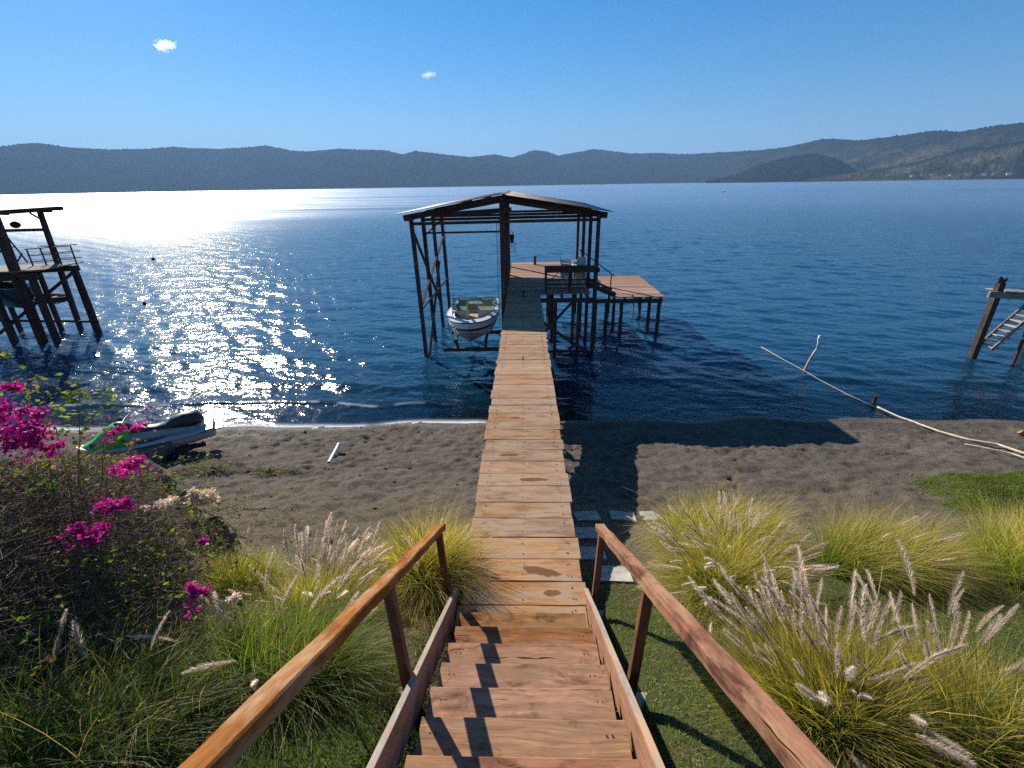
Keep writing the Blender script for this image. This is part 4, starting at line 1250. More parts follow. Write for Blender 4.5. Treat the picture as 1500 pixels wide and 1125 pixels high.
hose_p = lying([at(1285, 598, 0.03), at(1330, 618, .05), gh(1375, 636), gh(1420, 648), gh(1460, 657), gh(1500, 668), gh(1560, 684)], .034, .045)
tag(MB().tube(hose_p, .034, 8).build('hose_pipe', M['bamboo'], None, True), 'long pale pole lying from the right beach into the water', 'pole')
hp2 = lying([gh(1412, 653), gh(1480, 668), gh(1550, 690)], .02, .05)
tag(MB().tube(hp2, .020, 7).build('bamboo_pole', M['bamboo'], None, True), 'thinner tan pole lying alongside the long pale pole on the right beach', 'pole')
rp = [at(1115, 508, .04), at(1150, 528, .05), at(1178, 543, .10), at(1200, 556, .05), at(1240, 577, .03), at(1284, 597, .07)]
tag(MB().tube([tuple(p) for p in rp], .015, 6).build('mooring_rope', M['rope'], None, True), 'pale mooring rope stretched over the water past the bent stake', 'rope')
p = gh(490, 668)
pp = thing('plastic_pipe', 'short white plastic pipe lying on the dark sand left of the pier', 'pipe', tuple(p), 0)
d0 = gh(478, 681); d1 = gh(501, 654)
ax = Vector(d1 - d0) * .68; ax.z = 0
a0 = Vector((0, 0, .07)) - ax * .5; a1 = Vector((0, 0, .09)) + ax * .5
MB().add(*tube_arrays([a0, (a0 + a1) / 2, a1], .055, 12)).add(*tube_arrays([a0, (a0 + a1) / 2, a1], .046, 12)).build('tube', M['white_pipe'], pp, True)
MB().tube([a1 - ax.normalized() * .07, a1 + ax.normalized() * .02], .066, 12).build('collar', M['white_pipe'], pp)
for (px, py, r, lab) in ((225, 381, .22, 'small dark buoy floating far out in the sun glitter'), (212, 446, .13, 'small dark buoy floating in the glitter nearer the shore')):
    q = at(px, py, 0.0)
    b = thing('mooring_buoy', lab, 'buoy', tuple(q), 0, 'dark buoys in the glitter')
    mb = MB(); mb.add(*loft([[(r * math.sin(p_) * math.cos(a), r * math.sin(p_) * math.sin(a), r * .5 - r * math.cos(p_)) for a in np.linspace(0, 2 * PI, 11)[:-1]] for p_ in np.linspace(.1, PI - .1, 7)])); mb.build('float', M['rubber'], b, True)
    MB().tube([(0, 0, r * 1.4), (0, 0, r * 1.9)], .03, 5).build('eye', M['black_metal'], b)
for px, py in ((1062, 268.5),):
    q = at(px, 273, 0.0)
    d = np.array([q[0], q[1]]); d = d / np.linalg.norm(d) * 420
    b = thing('far_motorboat', 'tiny white motorboat far out on the lake', 'boat', (d[0], d[1], 0), .4)
    mb = MB(); mb.add(*loft([[(0, -2.2, .9), (.02, -2.2, .9), (0.01, -2.2, .95)], [(-.8, 0, .7), (.8, 0, .7), (0, 0, -.2)], [(-.8, 2, .6), (.8, 2, .6), (0, 2, -.2)]])); mb.build('hull', M['gelcoat'], b)
    MB().box(-.5, .5, -.2, .9, .7, 1.4).build('cabin', M['gelcoat'], b)


def rock_mesh(name, sx, sy, sz, seed, cuts=13, sub=3):
    import bmesh
    r = random.Random(seed)
    bm = bmesh.new()
    bmesh.ops.create_icosphere(bm, subdivisions=sub, radius=1)
    for k in range(cuts):
        n = Vector((r.gauss(0, 1), r.gauss(0, 1), r.gauss(0, .8))).normalized()
        dpl = r.uniform(.42, .72)
        for v in bm.verts:
            e = v.co.dot(n) - dpl
            if e > 0: v.co -= n * e * .96
    for v in bm.verts:
        nn = (vnoise(np.array([v.co.x * 3 + seed]), np.array([v.co.y * 3 + v.co.z * 2]), seed)[0] - .5) * .05
        v.co = Vector((v.co.x * sx, v.co.y * sy, v.co.z * sz)) * (1 + nn)
    me = bpy.data.meshes.new(name); bm.to_mesh(me); bm.free()
    me.materials.append(M['rock'])
    return me


def boulder(px, py, sx, sy, sz, rz, seed, label, sink=.25, p=None, group='angular boulders left of the pier'):
    p = gh(px, py) if p is None else p
    o = link('boulder', rock_mesh('boulder', sx, sy, sz, seed), None, (p[0], p[1], p[2] + sz * (1 - sink) - sz * .45))
    o.rotation_euler = (.1 * (seed % 3 - 1), .15 * (seed % 2), rz)
    return tag(o, label, 'rock', group)


boulder(303, 792, .66, .56, .50, .3, 3, 'large angular grey boulder with a flat sunlit top above the left grass')
boulder(258, 812, .28, .3, .34, 1.2, 8, 'dark squarish boulder just left of the flat topped one')
boulder(236, 672, .75, .60, .78, .8, 5, 'big angular dark boulder under the nose of the jet ski')
boulder(236, 712, .60, .5, .62, 2.1, 12, 'brown boulder below the big one by the jet ski')
boulder(172, 712, .6, .5, .45, .2, 14, 'wide flat boulder half hidden behind the flowering shrub')
boulder(268, 748, .28, .26, .42, .9, 17, 'small pointed dark rock beside the cream flowers')
boulder(335, 790, .16, .14, .12, .9, 18, 'low fist sized stone right of the large boulder')
o = link('orange_stone', rock_mesh('orange_stone', .16, .13, .11, 23), None, tuple(gh(1496, 637) + [0, 0, .06])); o.data.materials.clear(); o.data.materials.append(M['orange_stone'])
tag(o, 'small orange stone on the wet sand at the right edge', 'rock')

# beach pebbles: nobody could count them
mb = MB()
pr = random.Random(3)
for k in range(900):
    x = pr.uniform(-13, 15); y = pr.uniform(6.5, 14.6) if k % 3 else pr.uniform(13.2, 14.9)
    if -1 < x < 3 and y < 9: continue
    if float(lawn_w(np.array([x]), np.array([y]))[0]) > .2: continue
    s = pr.choice((.012, .018, .018, .025, .04, .06 if k % 7 == 0 else .02))
    z = gz(x, y)
    V = [(x + s * pr.uniform(.6, 1.3) * math.cos(a), y + s * pr.uniform(.6, 1.1) * math.sin(a), z + s * .1) for a in np.linspace(0, 2 * PI, 7)[:-1]] + [(x, y, z + s * .75), (x, y, z - s)]
    mb.add(V, [(i, (i + 1) % 6, 6) for i in range(6)] + [((i + 1) % 6, i, 7) for i in range(6)])
tag(mb.build('pebbles', M['rock'], None, True), 'scattered small pebbles on the dark sand', 'pebbles', kind='stuff')

# paving slabs beside the pier
for k, (px, py, w, d, lab) in enumerate([(898, 842, .50, .46, 'sunlit pale paving slab behind the right handrail post'), (866, 812, .44, .44, 'shaded paving slab close beside the pier edge'),
                                     (862, 782, .46, .46, 'second shaded slab from the sunlit one along the pier'), (860, 757, .46, .44, 'farthest slab of the row tight against the pier'), (912, 757, .48, .40, 'shaded slab lying off to the right at the far end of the path'), (950, 757, .3, .34, 'rightmost small slab beside the grass tussock')]):
    p = gh(px, py)
    x, y = p[0], p[1]
    sx = (gz(x + .2, y) - gz(x - .2, y)) / .4; sy = (gz(x, y + .2) - gz(x, y - .2)) / .4
    V = []
    for dz in (-.03, .035):
        for ax_, ay_ in ((-1, -1), (1, -1), (1, 1), (-1, 1)):
            V.append((ax_ * w / 2, ay_ * d / 2, dz + ax_ * w / 2 * sx + ay_ * d / 2 * sy))
    me = mesh_from('paving_slab', V, [(3, 2, 1, 0), (4, 5, 6, 7), (0, 1, 5, 4), (1, 2, 6, 5), (2, 3, 7, 6), (3, 0, 4, 7)], M['concrete'])
    o = link('paving_slab', me, None, (x, y, p[2])); o.rotation_euler = (0, 0, random.uniform(-.08, .08))
    tag(o, lab, 'paving slab', 'concrete slabs beside the pier')

# ------------------------------------------------------------------ jet ski on its trailer
jr = gh(285, 652)
JX, JY = -10.75, 11.75
jf = Vector((-0.87, -0.5, 0)); JR = math.atan2(jf.y, jf.x)
jz = gz(JX, JY)
jet = thing('jet_ski', 'green and grey jet ski with long black seat on the beach behind the shrub', 'jet ski', (JX, JY, jz + 0.15), JR)
jet.rotation_euler = (0, math.radians(3), JR)


def jsec(x, hw, z0, zc, zs, n=0):
    # half widths at keel / chine / gunwale, symmetric section
    return [(x, 0, z0), (x, -hw * .62, z0 + (zc - z0) * .55), (x, -hw * .93, zc), (x, -hw, zs), (x, hw, zs), (x, hw * .93, zc), (x, hw * .62, z0 + (zc - z0) * .55)]


V, Fs = loft([jsec(-1.55, .50, .05, .22, .42), jsec(-1.0, .56, 0, .2, .42), jsec(0, .58, 0, .2, .43), jsec(.7, .53, .03, .24, .46), jsec(1.2, .36, .14, .34, .52), jsec(1.5, .14, .34, .48, .58), jsec(1.62, .03, .50, .56, .62)])
part('hull', V, Fs, M['grey_gelcoat'], jet, True)
V, Fs = loft([[(x, -w, z), (x, -w - .03, z + .03), (x, -w, z + .07), (x, -w * .72, z + .075), (x, w * .72, z + .075), (x, w, z + .07), (x, w + .03, z + .03), (x, w, z)] for x, w, z in ((-1.57, .50, .42), (-1.0, .565, .42), (0, .585, .43), (.7, .535, .46), (1.2, .365, .52), (1.5, .145, .58), (1.63, .03, .62))])
part('bumper_deck', V, Fs, M['silver_gelcoat'], jet)


def dome(x, hw, zb, zt, flat=.5, n=9):
    return [(x, hw * math.cos(a) * (1 if abs(math.cos(a)) > .2 else 1), zb + (zt - zb) * abs(math.sin(a)) ** flat) for a in np.linspace(0, PI, n)]


V, Fs = loft([dome(-1.35, .34, .49, .52), dome(-1.0, .36, .49, .62, .6), dome(-.2, .34, .50, .74, .6), dome(.35, .36, .5, .80, .6), dome(.5, .38, .5, .8, .6)])
part('saddle_base', V, Fs, M['grey_gelcoat'], jet, True)
V, Fs = loft([dome(-1.38, .10, .62, .70), dome(-1.30, .21, .60, .93, .45), dome(-.95, .24, .60, .98, .45), dome(-.62, .23, .60, .92, .5), dome(-.45, .21, .60, .80, .5), dome(-.2, .20, .6, .80, .5), dome(.15, .20, .62, .86, .5), dome(.38, .17, .66, .92, .5), dome(.48, .08, .7, .90)])
part('seat', V, Fs, M['black_vinyl'], jet, True)
V, Fs = loft([dome(.36, .30, .5, .86, .6), dome(.52, .38, .5, 1.08, .65), dome(.72, .40, .5, 1.12, .7), dome(1.0, .38, .52, .99, .7), dome(1.3, .24, .55, .76, .7), dome(1.55, .10, .59, .66), dome(1.63, .03, .62, .64)])
part('hood', V, Fs, M['green_paint'], jet, True)
V, Fs = loft([dome(.30, .10, .86, .98), dome(.42, .13, .90, 1.10), dome(.60, .11, 1.0, 1.14), dome(.72, .04, 1.04, 1.10)])
part('steering_cover', V, Fs, M['black_vinyl'], jet, True)
MB().tube([(.34, -.42, 1.15), (.44, -.20, 1.12), (.46, 0, 1.10), (.44, .20, 1.12), (.34, .42, 1.15)], [.024, .02, .03, .02, .024], 7).build('handlebar', M['black_vinyl'], jet, True)
for sd in (-1, 1):
    V, Fs = loft([[(x, sd * y0, z0), (x, sd * (y0 + .02), z0 + .10), (x, sd * (y0 - .02), z0 + .16), (x, sd * (y0 - .06), z0 + .1)] for x, y0, z0 in ((.5, .36, .60), (.9, .34, .62), (1.3, .22, .62))])
    part('side_panel', V, Fs, M['navy_gelcoat'], jet, True)
    MB().tube([(.66, sd * .42, .98), (.62, sd * .52, 1.03)], [.02, .05], 6).build('mirror', M['black_vinyl'], jet)
    part('side_stripe', *loft([[(x, sd * (w + .035), z + .015), (x, sd * (w + .035), z + .045)] for x, w, z in ((-1.4, .52, .42), (0, .585, .43), (.7, .535, .46), (1.1, .40, .51))], close=False, cap=(False, False)), M['navy_gelcoat'], jet)
MB().box(-1.75, -1.5, -.28, .28, .30, .34).build('boarding_step', M['black_vinyl'], jet)
tr = thing('beach_trolley', 'low dark trolley with rubber wheels under the jet ski', 'trailer', (JX, JY, jz - 0.17), JR)
for sd in (-1, 1):
    mb = MB()
    mb.add(*loft([[(-.55 + .21 * math.cos(a) * k, sd * y, .21 + .21 * math.sin(a) * k) for a in np.linspace(0, 2 * PI, 15)[:-1]] for y, k in ((.56, .6), (.55, .97), (.60, 1.03), (.70, 1.03), (.75, .97), (.74, .6))]))
    mb.build('wheel', M['rubber'], tr, True)
    MB().box(-1.25, .7, sd * .34 - .05, sd * .34 + .05, .30, .40).build('bunk', DT, tr)
MB().box(-.60, -.50, -.60, .60, .18, .26).build('axle', M['black_metal'], tr); MB().box(-1.0, 1.2, -.04, .04, .20, .28).build('drawbar', M['black_metal'], tr)

# ------------------------------------------------------------------ fountain grass tussocks
GREEN = np.array((0.135, 0.27, 0.016)); DKGREEN = np.array((0.06, 0.12, 0.014)); STRAW = np.array((0.92, 0.69, 0.20)); GOLD = np.array((0.68, 0.53, 0.10)); TAN = np.array((0.36, 0.27, 0.15))


def blade_mesh(name, cx, cy, N, r, Lr, base, tip, lean=(0, 0), spread=1.0, w=0.0040, droop=1.0, seed=0, follow=True, dead=0.08, seg=5, rx_=1.0, ry_=1.0, rot=0.0):
    g = np.random.default_rng(seed)
    rad_ = r * np.sqrt(g.random(N)); ph = g.random(N) * 2 * PI
    bx = rad_ * np.cos(ph) * rx_; by = rad_ * np.sin(ph) * ry_
    cr, sr = math.cos(rot), math.sin(rot)
    bx, by = bx * cr - by * sr, bx * sr + by * cr
    z0 = gz(cx, cy)
    bz = ground_z(cx + bx, cy + by) - z0 - 0.02 if follow else np.zeros(N)
    out = ph + g.normal(0, .55, N)
    # clump-lets, so that the tussock reads as strands and not as an even fur
    nlock = max(12, N // 70)
    lock = g.integers(0, nlock, N)
    lk_az = g.random(nlock) * 2 * PI; lk_t = g.normal(0, .22, nlock); lk_l = g.normal(1, .16, nlock); lk_c = g.normal(0, 1, nlock)
    out = np.where(g.random(N) < .65, lk_az[lock] + g.normal(0, .22, N), out)
    th = np.clip(np.abs(g.normal(.32, .28, N)) * spread + lk_t[lock] * spread + .28 * spread * rad_ / r, .02, 1.35)
    Lb = g.uniform(Lr[0], Lr[1], N) * np.clip(lk_l[lock], .6, 1.4) * (1 - .22 * (g.random(N) < .3))
    dx = np.sin(th) * np.cos(out) + lean[0]; dy = np.sin(th) * np.sin(out) + lean[1]; dz = np.cos(th)
    nn = np.sqrt(dx * dx + dy * dy + dz * dz); dx /= nn; dy /= nn; dz /= nn
    hor = np.sqrt(dx * dx + dy * dy) + 1e-6
    hx, hy = dx / hor, dy / hor
    ang0 = np.arctan2(hor, dz)
    bend = g.uniform(.5, 1.5, N) * droop * (.45 + ang0)
    wob = g.normal(0, .10, N)
    P = np.zeros((N, seg + 1, 3)); P[:, 0] = np.stack([bx, by, bz], -1)
    for k in range(seg):
        t = (k + .5) / seg
        an = np.minimum(ang0 + bend * t ** 1.4, 2.6)
        sx_ = hx * np.cos(wob * t) - hy * np.sin(wob * t); sy_ = hx * np.sin(wob * t) + hy * np.cos(wob * t)
        st_ = np.stack([np.sin(an) * sx_, np.sin(an) * sy_, np.cos(an)], -1) * (Lb / seg)[:, None]
        P[:, k + 1] = P[:, k] + st_
    # keep tips above the ground
    GZ_ = ground_z(cx + P[..., 0], cy + P[..., 1]) - z0 + .012
    P[..., 2] = np.maximum(P[..., 2], GZ_ - (np.arange(seg + 1) == 0) * .03)
    tw = g.random(N) * PI
    wx = np.stack([np.cos(tw), np.sin(tw), np.zeros(N)], -1)
    W = w * g.uniform(.6, 1.3, N)
    kink = g.random(N) < .09
    kk = g.normal(0, .5, (N, 3)); kk[:, 2] = -np.abs(kk[:, 2])
    for k in (seg - 1, seg): P[:, k] += np.where(kink[:, None], kk * (Lb / seg)[:, None] * (k - seg + 2) * .7, 0)
    P[..., 2] = np.maximum(P[..., 2], GZ_ - .03)
    V = np.zeros((N, 2 * seg + 1, 3)); Cc = np.zeros((N, 2 * seg + 1, 3))
    mixv = np.clip(g.normal(.5, .28, N) + lk_c[lock] * .16, 0, 1)
    isdead = g.random(N) < dead
    for k in range(seg):
        t = k / seg
        ww = (W * (1 - t) ** .55)[:, None] * wx
        V[:, 2 * k] = P[:, k] - ww; V[:, 2 * k + 1] = P[:, k] + ww
    V[:, 2 * seg] = P[:, seg]
    tt = np.concatenate([np.repeat(np.arange(seg) / seg, 2), [1.0]])
    bcol = base[None, :] * (.65 + .7 * mixv)[:, None]
    tcol = tip[None, :] * (.75 + .45 * mixv)[:, None]
    bcol = np.where(isdead[:, None], TAN * .9, bcol); tcol = np.where(isdead[:, None], TAN * 1.25, tcol)
    f = np.clip((tt[None, :] - .36 + (mixv[:, None] - .5) * .6) / .6, 0, 1)[..., None]
    Cc = bcol[:, None, :] * (1 - f) + tcol[:, None, :] * f
    b0 = np.arange(N)[:, None] * (2 * seg + 1)
    Qs = np.stack([np.stack([b0[:, 0] + 2 * k, b0[:, 0] + 2 * k + 1, b0[:, 0] + 2 * k + 3, b0[:, 0] + 2 * k + 2], -1) for k in range(seg - 1)], 1).reshape(-1, 4)
    T = np.stack([b0[:, 0] + 2 * seg - 2, b0[:, 0] + 2 * seg - 1, b0[:, 0] + 2 * seg], -1)
    return np_mesh(name, V.reshape(-1, 3), Qs, M['grass'], False, np.clip(Cc, 0, 1).reshape(-1, 3), T)


def plume_mesh(seed, L_=.20, R_=.017, core=(0.55, 0.43, 0.34), tipc=(0.95, 0.88, 0.76), N=420):
    g = np.random.default_rng(seed)
    V = []; Fs = []; C_ = []
    bendx = g.normal(0, .03)
    def axis(t): return np.array((bendx * t * t, 0.015 * t * t, L_ * t))
    n = 6; sec = 7
    for i in range(sec):
        t = i / (sec - 1); r = R_ * .20 * (math.sin(PI * min(max(t, .04), .97)) ** .6)
        for k in range(n):
            a = 2 * PI * k / n; p = axis(t)
            V.append((p[0] + r * math.cos(a), p[1] + r * math.sin(a), p[2])); C_.append(core)
    for i in range(sec - 1):
        for k in range(n):
            a = i * n + k; b = i * n + (k + 1) % n
            Fs.append((a, b, b + n, a + n))
    for q in range(N):
        t = g.random() ** .9; p = axis(t); a = g.random() * 2 * PI
        r = R_ * (.55 + .6 * g.random()) * (math.sin(PI * min(max(t * .93 + .06, .05), .97)) ** .5)
        up = r * g.uniform(.7, 1.7)
        d = np.array((math.cos(a), math.sin(a), 0)); s_ = np.array((-math.sin(a), math.cos(a), 0)) * .0016
        b = p + d * R_ * .1; e = p + d * r + np.array((0, 0, up))
        o = len(V)
        V += [tuple(b - s_), tuple(b + s_), tuple(e)]
        Fs.append((o, o + 1, o + 2))
        cc = np.array(tipc) * g.uniform(.75, 1.15)
        C_ += [tuple(np.array(core) * .6 + cc * .4)] * 2 + [tuple(np.clip(cc, 0, 1))]
    return mesh_from('plume', V, Fs, M['plume'], False, C_)


PLUMES = [plume_mesh(100 + k, 0.25 + .03 * (k % 3), .031 + .003 * (k % 2)) for k in range(4)]
PLUMES_GREY = [plume_mesh(200 + k, .29 + .04 * (k % 3), .036, (0.56, 0.45, 0.38), (0.96, 0.89, 0.79)) for k in range(4)]


def tussock(label, px, py, N, r, Lr, base, tip, lean=(0, 0), spread=1.0, droop=1.0, plumes=0, p_lean=(0, 0), p_spread=.45, p_len=(.7, 1.0), p_kind=PLUMES, seed=0, w=.0033, pos=None, rx_=1.0, ry_=1.0, rot=0.0, dead=.13, p_arc=.5, p_off=(0, 0), p_r=.6):
    g = np.random.default_rng(seed + 1000)
    if pos is None:
        p = gh(px, py); cx, cy = p[0], p[1]
    else: cx, cy = pos
    z0 = gz(cx, cy)
    t = thing('fountain_grass', label, 'ornamental grass', (cx, cy, z0), 0, 'fountain grass tussocks')
    b = link('blades', blade_mesh('blades', cx, cy, N, r, Lr, base, tip, lean, spread, w, droop, seed, rx_=rx_, ry_=ry_, rot=rot, dead=dead), t)
    b['kind'] = 'stuff'
    if plumes:
        sv = MB(); cs = []
        for k in range(plumes):
            a = g.random() * 2 * PI; rr = r * p_r * math.sqrt(g.random())
            x0, y0 = rr * math.cos(a) + p_off[0], rr * math.sin(a) + p_off[1]
            zb = gz(cx + x0, cy + y0) - z0
            d = np.array((p_lean[0] + g.normal(0, p_spread) + math.cos(a) * p_spread * .7, p_lean[1] + g.normal(0, p_spread) + math.sin(a) * p_spread * .7, 1.0))
            Lp = g.uniform(*p_len)
            arc = g.uniform(.2, 1.0) * p_arc
            P = [np.array((x0, y0, zb))]; dd = d / np.linalg.norm(d)
            hd = np.array((dd[0], dd[1], 0)); hd /= np.linalg.norm(hd) + 1e-6
            for q in range(5):
                P.append(P[-1] + dd * Lp / 5)
                dd = dd + (hd * .9 - np.array((0, 0, .55))) * arc * .16 * (q + 1) * .5
                dd /= np.linalg.norm(dd)
            V, Fs = tube_arrays(P, [.0022, .002, .002, .0018, .0016, .0014], 3)
            sv.add(V, Fs)
            o = bpy.data.objects.new('plume', random.choice(p_kind)); COL.objects.link(o)
            o.parent = t; o.location = P[-1] - dd * .01
            q_ = Vector(dd).to_track_quat('Z', 'Y'); o.rotation_mode = 'QUATERNION'
            o.rotation_quaternion = q_ @ Quaternion((0, 0, 1), g.random() * 6.28)
            s = g.uniform(.75, 1.2); o.scale = (s * g.uniform(.75, 1.05),) * 2 + (s,)
        c = np.tile(np.array((.33, .27, .12)), (len(sv.V), 1))
        so = link('stems', mesh_from('stems', sv.V, sv.F, M['grass'], False, c), t); so['kind'] = 'stuff'
    return t


tussock('biggest tussock right of the pier, ringed with cream seed plumes', 0, 0, 14000, .45, (.70, 1.18), GREEN, STRAW, (.10, -.02), 1.1, 1.4, 115, (.05, .12), .46, (.88, 1.22), PLUMES, 1, pos=(2.72, 4.85), p_arc=.8)
tussock('golden green tussock just behind the biggest one, at the edge of the sand', 0, 0, 13500, .52, (.75, 1.15), GREEN, STRAW, (.18, -.02), 1.0, 1.45, 4, (.2, .1), .3, (.6, .8), PLUMES, 2, pos=(3.25, 6.35), rx_=1.5, ry_=.8)
tussock('windswept tussock leaning right, third from the pier, over a deep shadow', 0, 0, 14000, .50, (.78, 1.18), GREEN, STRAW, (.60, -.06), .75, 1.35, 7, (.5, -.1), .25, (.7, .9), PLUMES, 3, pos=(5.05, 5.45), rx_=1.3)
tussock('golden tussock cut off by the right edge of the photo', 0, 0, 10500, .58, (.8, 1.25), GREEN, STRAW, (.40, -.05), .85, 1.35, 3, (.4, 0), .3, (.7, .9), PLUMES, 4, pos=(7.3, 5.25), rx_=1.3)
tussock('tussock with a dense fan of tall greyish plumes beside the right handrail', 0, 0, 7000, .36, (.45, .9), np.array((.11, .20, .022)), GOLD, (-.05, .15), .95, .8, 66, (-.14, .22), .30, (.50, .95), PLUMES_GREY, 5, pos=(2.28, 2.42), p_arc=.45, dead=.2)
tussock('loose tussock with drooping grey plumes at the bottom right corner', 0, 0, 6000, .45, (.45, .85), np.array((.11, .20, .022)), GOLD, (-.05, .05), 1.1, 1.0, 26, (-.05, .2), .42, (.55, .9), PLUMES_GREY, 6, pos=(3.15, 2.35), dead=.2, p_arc=.25)
tussock('golden tussock pressed against the left side of the pier', 0, 0, 11500, .32, (.75, 1.25), GREEN, STRAW, (.10, .0), 1.05, 1.15, 9, (-.1, .1), .25, (.6, .85), PLUMES, 7, pos=(-1.32, 4.95), p_off=(-.1, -.05), p_arc=.2)
tussock('small yellow green tussock by the large angular boulder', 0, 0, 4500, .30, (.35, .65), GREEN * 1.15, GOLD * 1.2, (.1, 0), 1.1, 1.0, 4, (.1, 0), .4, (.5, .7), PLUMES, 8, pos=(-4.05, 5.0), rx_=1.5)
tussock('tussock crowded with pale plumes left of the left handrail', 0, 0, 5500, .34, (.45, .8), GREEN, GOLD, (.12, .05), 1.0, .9, 80, (.18, .30), .38, (.62, .95), PLUMES, 9, pos=(-2.45, 4.05), p_arc=.5, rx_=1.3)
tussock('big bright green tussock below the left handrail', 0, 0, 9000, .42, (.5, .9), np.array((.085, .17, .018)), np.array((.24, .30, .05)), (.08, -.05), 1.1, 1.1, 14, (.1, .15), .5, (.55, .85), PLUMES_GREY, 10, pos=(-2.05, 2.75), rx_=1.15)
tussock('dark green long bladed tussock at the bottom left corner', 0, 0, 6500, .60, (.4, .8), DKGREEN * .8, np.array((.11, .15, .04)), (.15, -.05), 1.2, 1.1, 5, (.2, .1), .5, (.4, .7), PLUMES_GREY, 11, p_arc=.15, pos=(-3.05, 2.0), rx_=1.4, w=.0045)  # dark grass, its greens deepened further to stand in for the shrub's shade
tussock('shaded tussock between the dark corner grass and the shrub', 0, 0, 4000, .5, (.35, .7), DKGREEN, np.array((.2, .2, .06)), (.1, 0), 1.2, 1.0, 3, (.1, .1), .5, (.4, .6), PLUMES_GREY, 12, p_arc=.15, pos=(-3.0, 3.0), rx_=1.3, dead=.25)
tussock('straw coloured tussock among the plumes near the left pier post', 0, 0, 2600, .30, (.25, .5), np.array((.2, .19, .05)), STRAW, (.2, 0), 1.3, 1.0, 16, (.3, .15), .4, (.45, .7), PLUMES, 13, pos=(-2.35, 4.75), dead=.4, rx_=1.4)


# single tall dry culm leaning across the right tussocks
ck = thing('dry_culm', 'single long straw stalk slanting up between the right plumes', 'stalk', (2.65, 2.5, gz(2.65, 2.5)))
MB().tube([(0, 0, 0), (.14, .25, .5), (.30, .55, 1.02)], [.005, .004, .002], 5).build('stalk', M['bamboo'], ck)


# ------------------------------------------------------------------ lawn: short blades, nobody could count them
def scatter_blades(name, n, xr, yr, weight, hgt, w, cols, seed, lay=.6, clump=0):
    g = np.random.default_rng(seed)
    x = g.uniform(*xr, n); y = g.uniform(*yr, n)
    k = g.random(n) < weight(x, y)
    x, y = x[k], y[k]; m = len(x)
    z = ground_z(x, y)
    a = g.random(m) * 2 * PI; th = np.abs(g.normal(lay, .35, m)); L_ = g.uniform(*hgt, m)
    d = np.stack([np.sin(th) * np.cos(a), np.sin(th) * np.sin(a), np.cos(th)], -1)
    P0 = np.stack([x, y, z - .004], -1); P1 = P0 + d * L_[:, None] * .55
    d2 = d * 1.0; d2[:, 2] -= .45; P2 = P1 + d2 * L_[:, None] * .5
    P2[:, 2] = np.maximum(P2[:, 2], z + .004)
    tw = g.random(m) * PI; s = np.stack([np.cos(tw), np.sin(tw), 0 * tw], -1) * (w * g.uniform(.6, 1.4, m))[:, None]
    V = np.stack([P0 - s, P0 + s, P1 + s * .8, P1 - s * .8, P2], 1).reshape(-1, 3)
    b = np.arange(m) * 5
    Q = np.stack([b, b + 1, b + 2, b + 3], -1); T = np.stack([b + 3, b + 2, b + 4], -1)
    ci = g.integers(0, len(cols), m)
    patch = fbm(x * 2.2, y * 2.2, seed, 3)
    c = np.array(cols)[ci] * (.55 + .9 * patch)[:, None] * g.uniform(.7, 1.3, m)[:, None]
    C_ = np.repeat(c, 5, 0)
    return tag(link(name, np_mesh(name, V, Q, M['grass'], False, np.clip(C_, 0, 1), T)), kind='stuff')


LG = [(.11, .21, .02), (.16, .27, .03), (.08, .15, .018), (.23, .28, .04), (.32, .29, .10)]
scatter_blades('lawn_grass', 120000, (.78, 7.5), (.3, 6.3), lambda x, y: lawn_w(x, y) * (.35 + .65 * (y < 5)), (.025, .06), .0035, LG, 3)
scatter_blades('lawn_grass', 60000, (-4.2, -.78), (1.0, 4.0), lambda x, y: lawn_w(x, y), (.03, .07), .0035, [(.04, .08, .012), (.06, .11, .018), (.1, .14, .03)], 4)
scatter_blades('bank_grass', 60000, (8.6, 17), (7.4, 10.3), lambda x, y: lawn_w(x, y), (.03, .07), .007, [(.12, .21, .02), (.17, .25, .03), (.2, .2, .04)], 5)
scatter_blades('dry_grass', 45000, (-6.5, 11), (3.0, 9.6), lambda x, y: dry_w(x, y) * smooth(.45, .6, fbm(x * .9, y * .9, 12, 4)) * (np.abs(x) > .8) * (1 - .6 * lawn_w(x, y)), (.04, .13), .003, [(.36, .29, .16), (.28, .22, .12), (.42, .35, .2), (.2, .17, .06)], 6, lay=1.1)

scatter_blades('lawn_thatch', 70000, (.78, 7.5), (.6, 6.3), lambda x, y: lawn_w(x, y) * np.clip(smooth(.46, .62, fbm(x * 1.3, y * 1.3, 88, 4)) + .8 * smooth(3.6, 4.8, y) * (x < 2.2), 0, 1), (.03, .08), .0028, [(.34, .27, .14), (.26, .2, .1), (.2, .18, .06), (.4, .33, .19)], 9, lay=1.05)
scatter_blades('lawn_thatch', 40000, (-4.2, -.78), (2.3, 6.0), lambda x, y: smooth(.42, .6, fbm(x * 1.3, y * 1.3, 89, 4)), (.03, .1), .0028, [(.34, .27, .14), (.26, .2, .1), (.2, .18, .06), (.4, .33, .19)], 10, lay=1.05)

scatter_blades('beach_litter', 2600, (-13, 14), (7.0, 14.4), lambda x, y: (1 - lawn_w(x, y)) * np.clip(smooth(.4, .65, fbm(x * .8, y * .8, 55, 3)) + .15, 0, 1), (.04, .17), .0045, [(.16, .12, .08), (.26, .2, .13), (.08, .06, .045), (.38, .33, .25)], 15, lay=1.45)
scatter_blades('beach_litter', 900, (-13, 14), (13.6, 14.5), lambda x, y: np.exp(-((y - shore_y(x) + .75 + .25 * np.sin(x * 1.3)) / .12) ** 2), (.03, .12), .005, [(.06, .05, .035), (.1, .08, .05), (.2, .17, .12)], 16, lay=1.45)


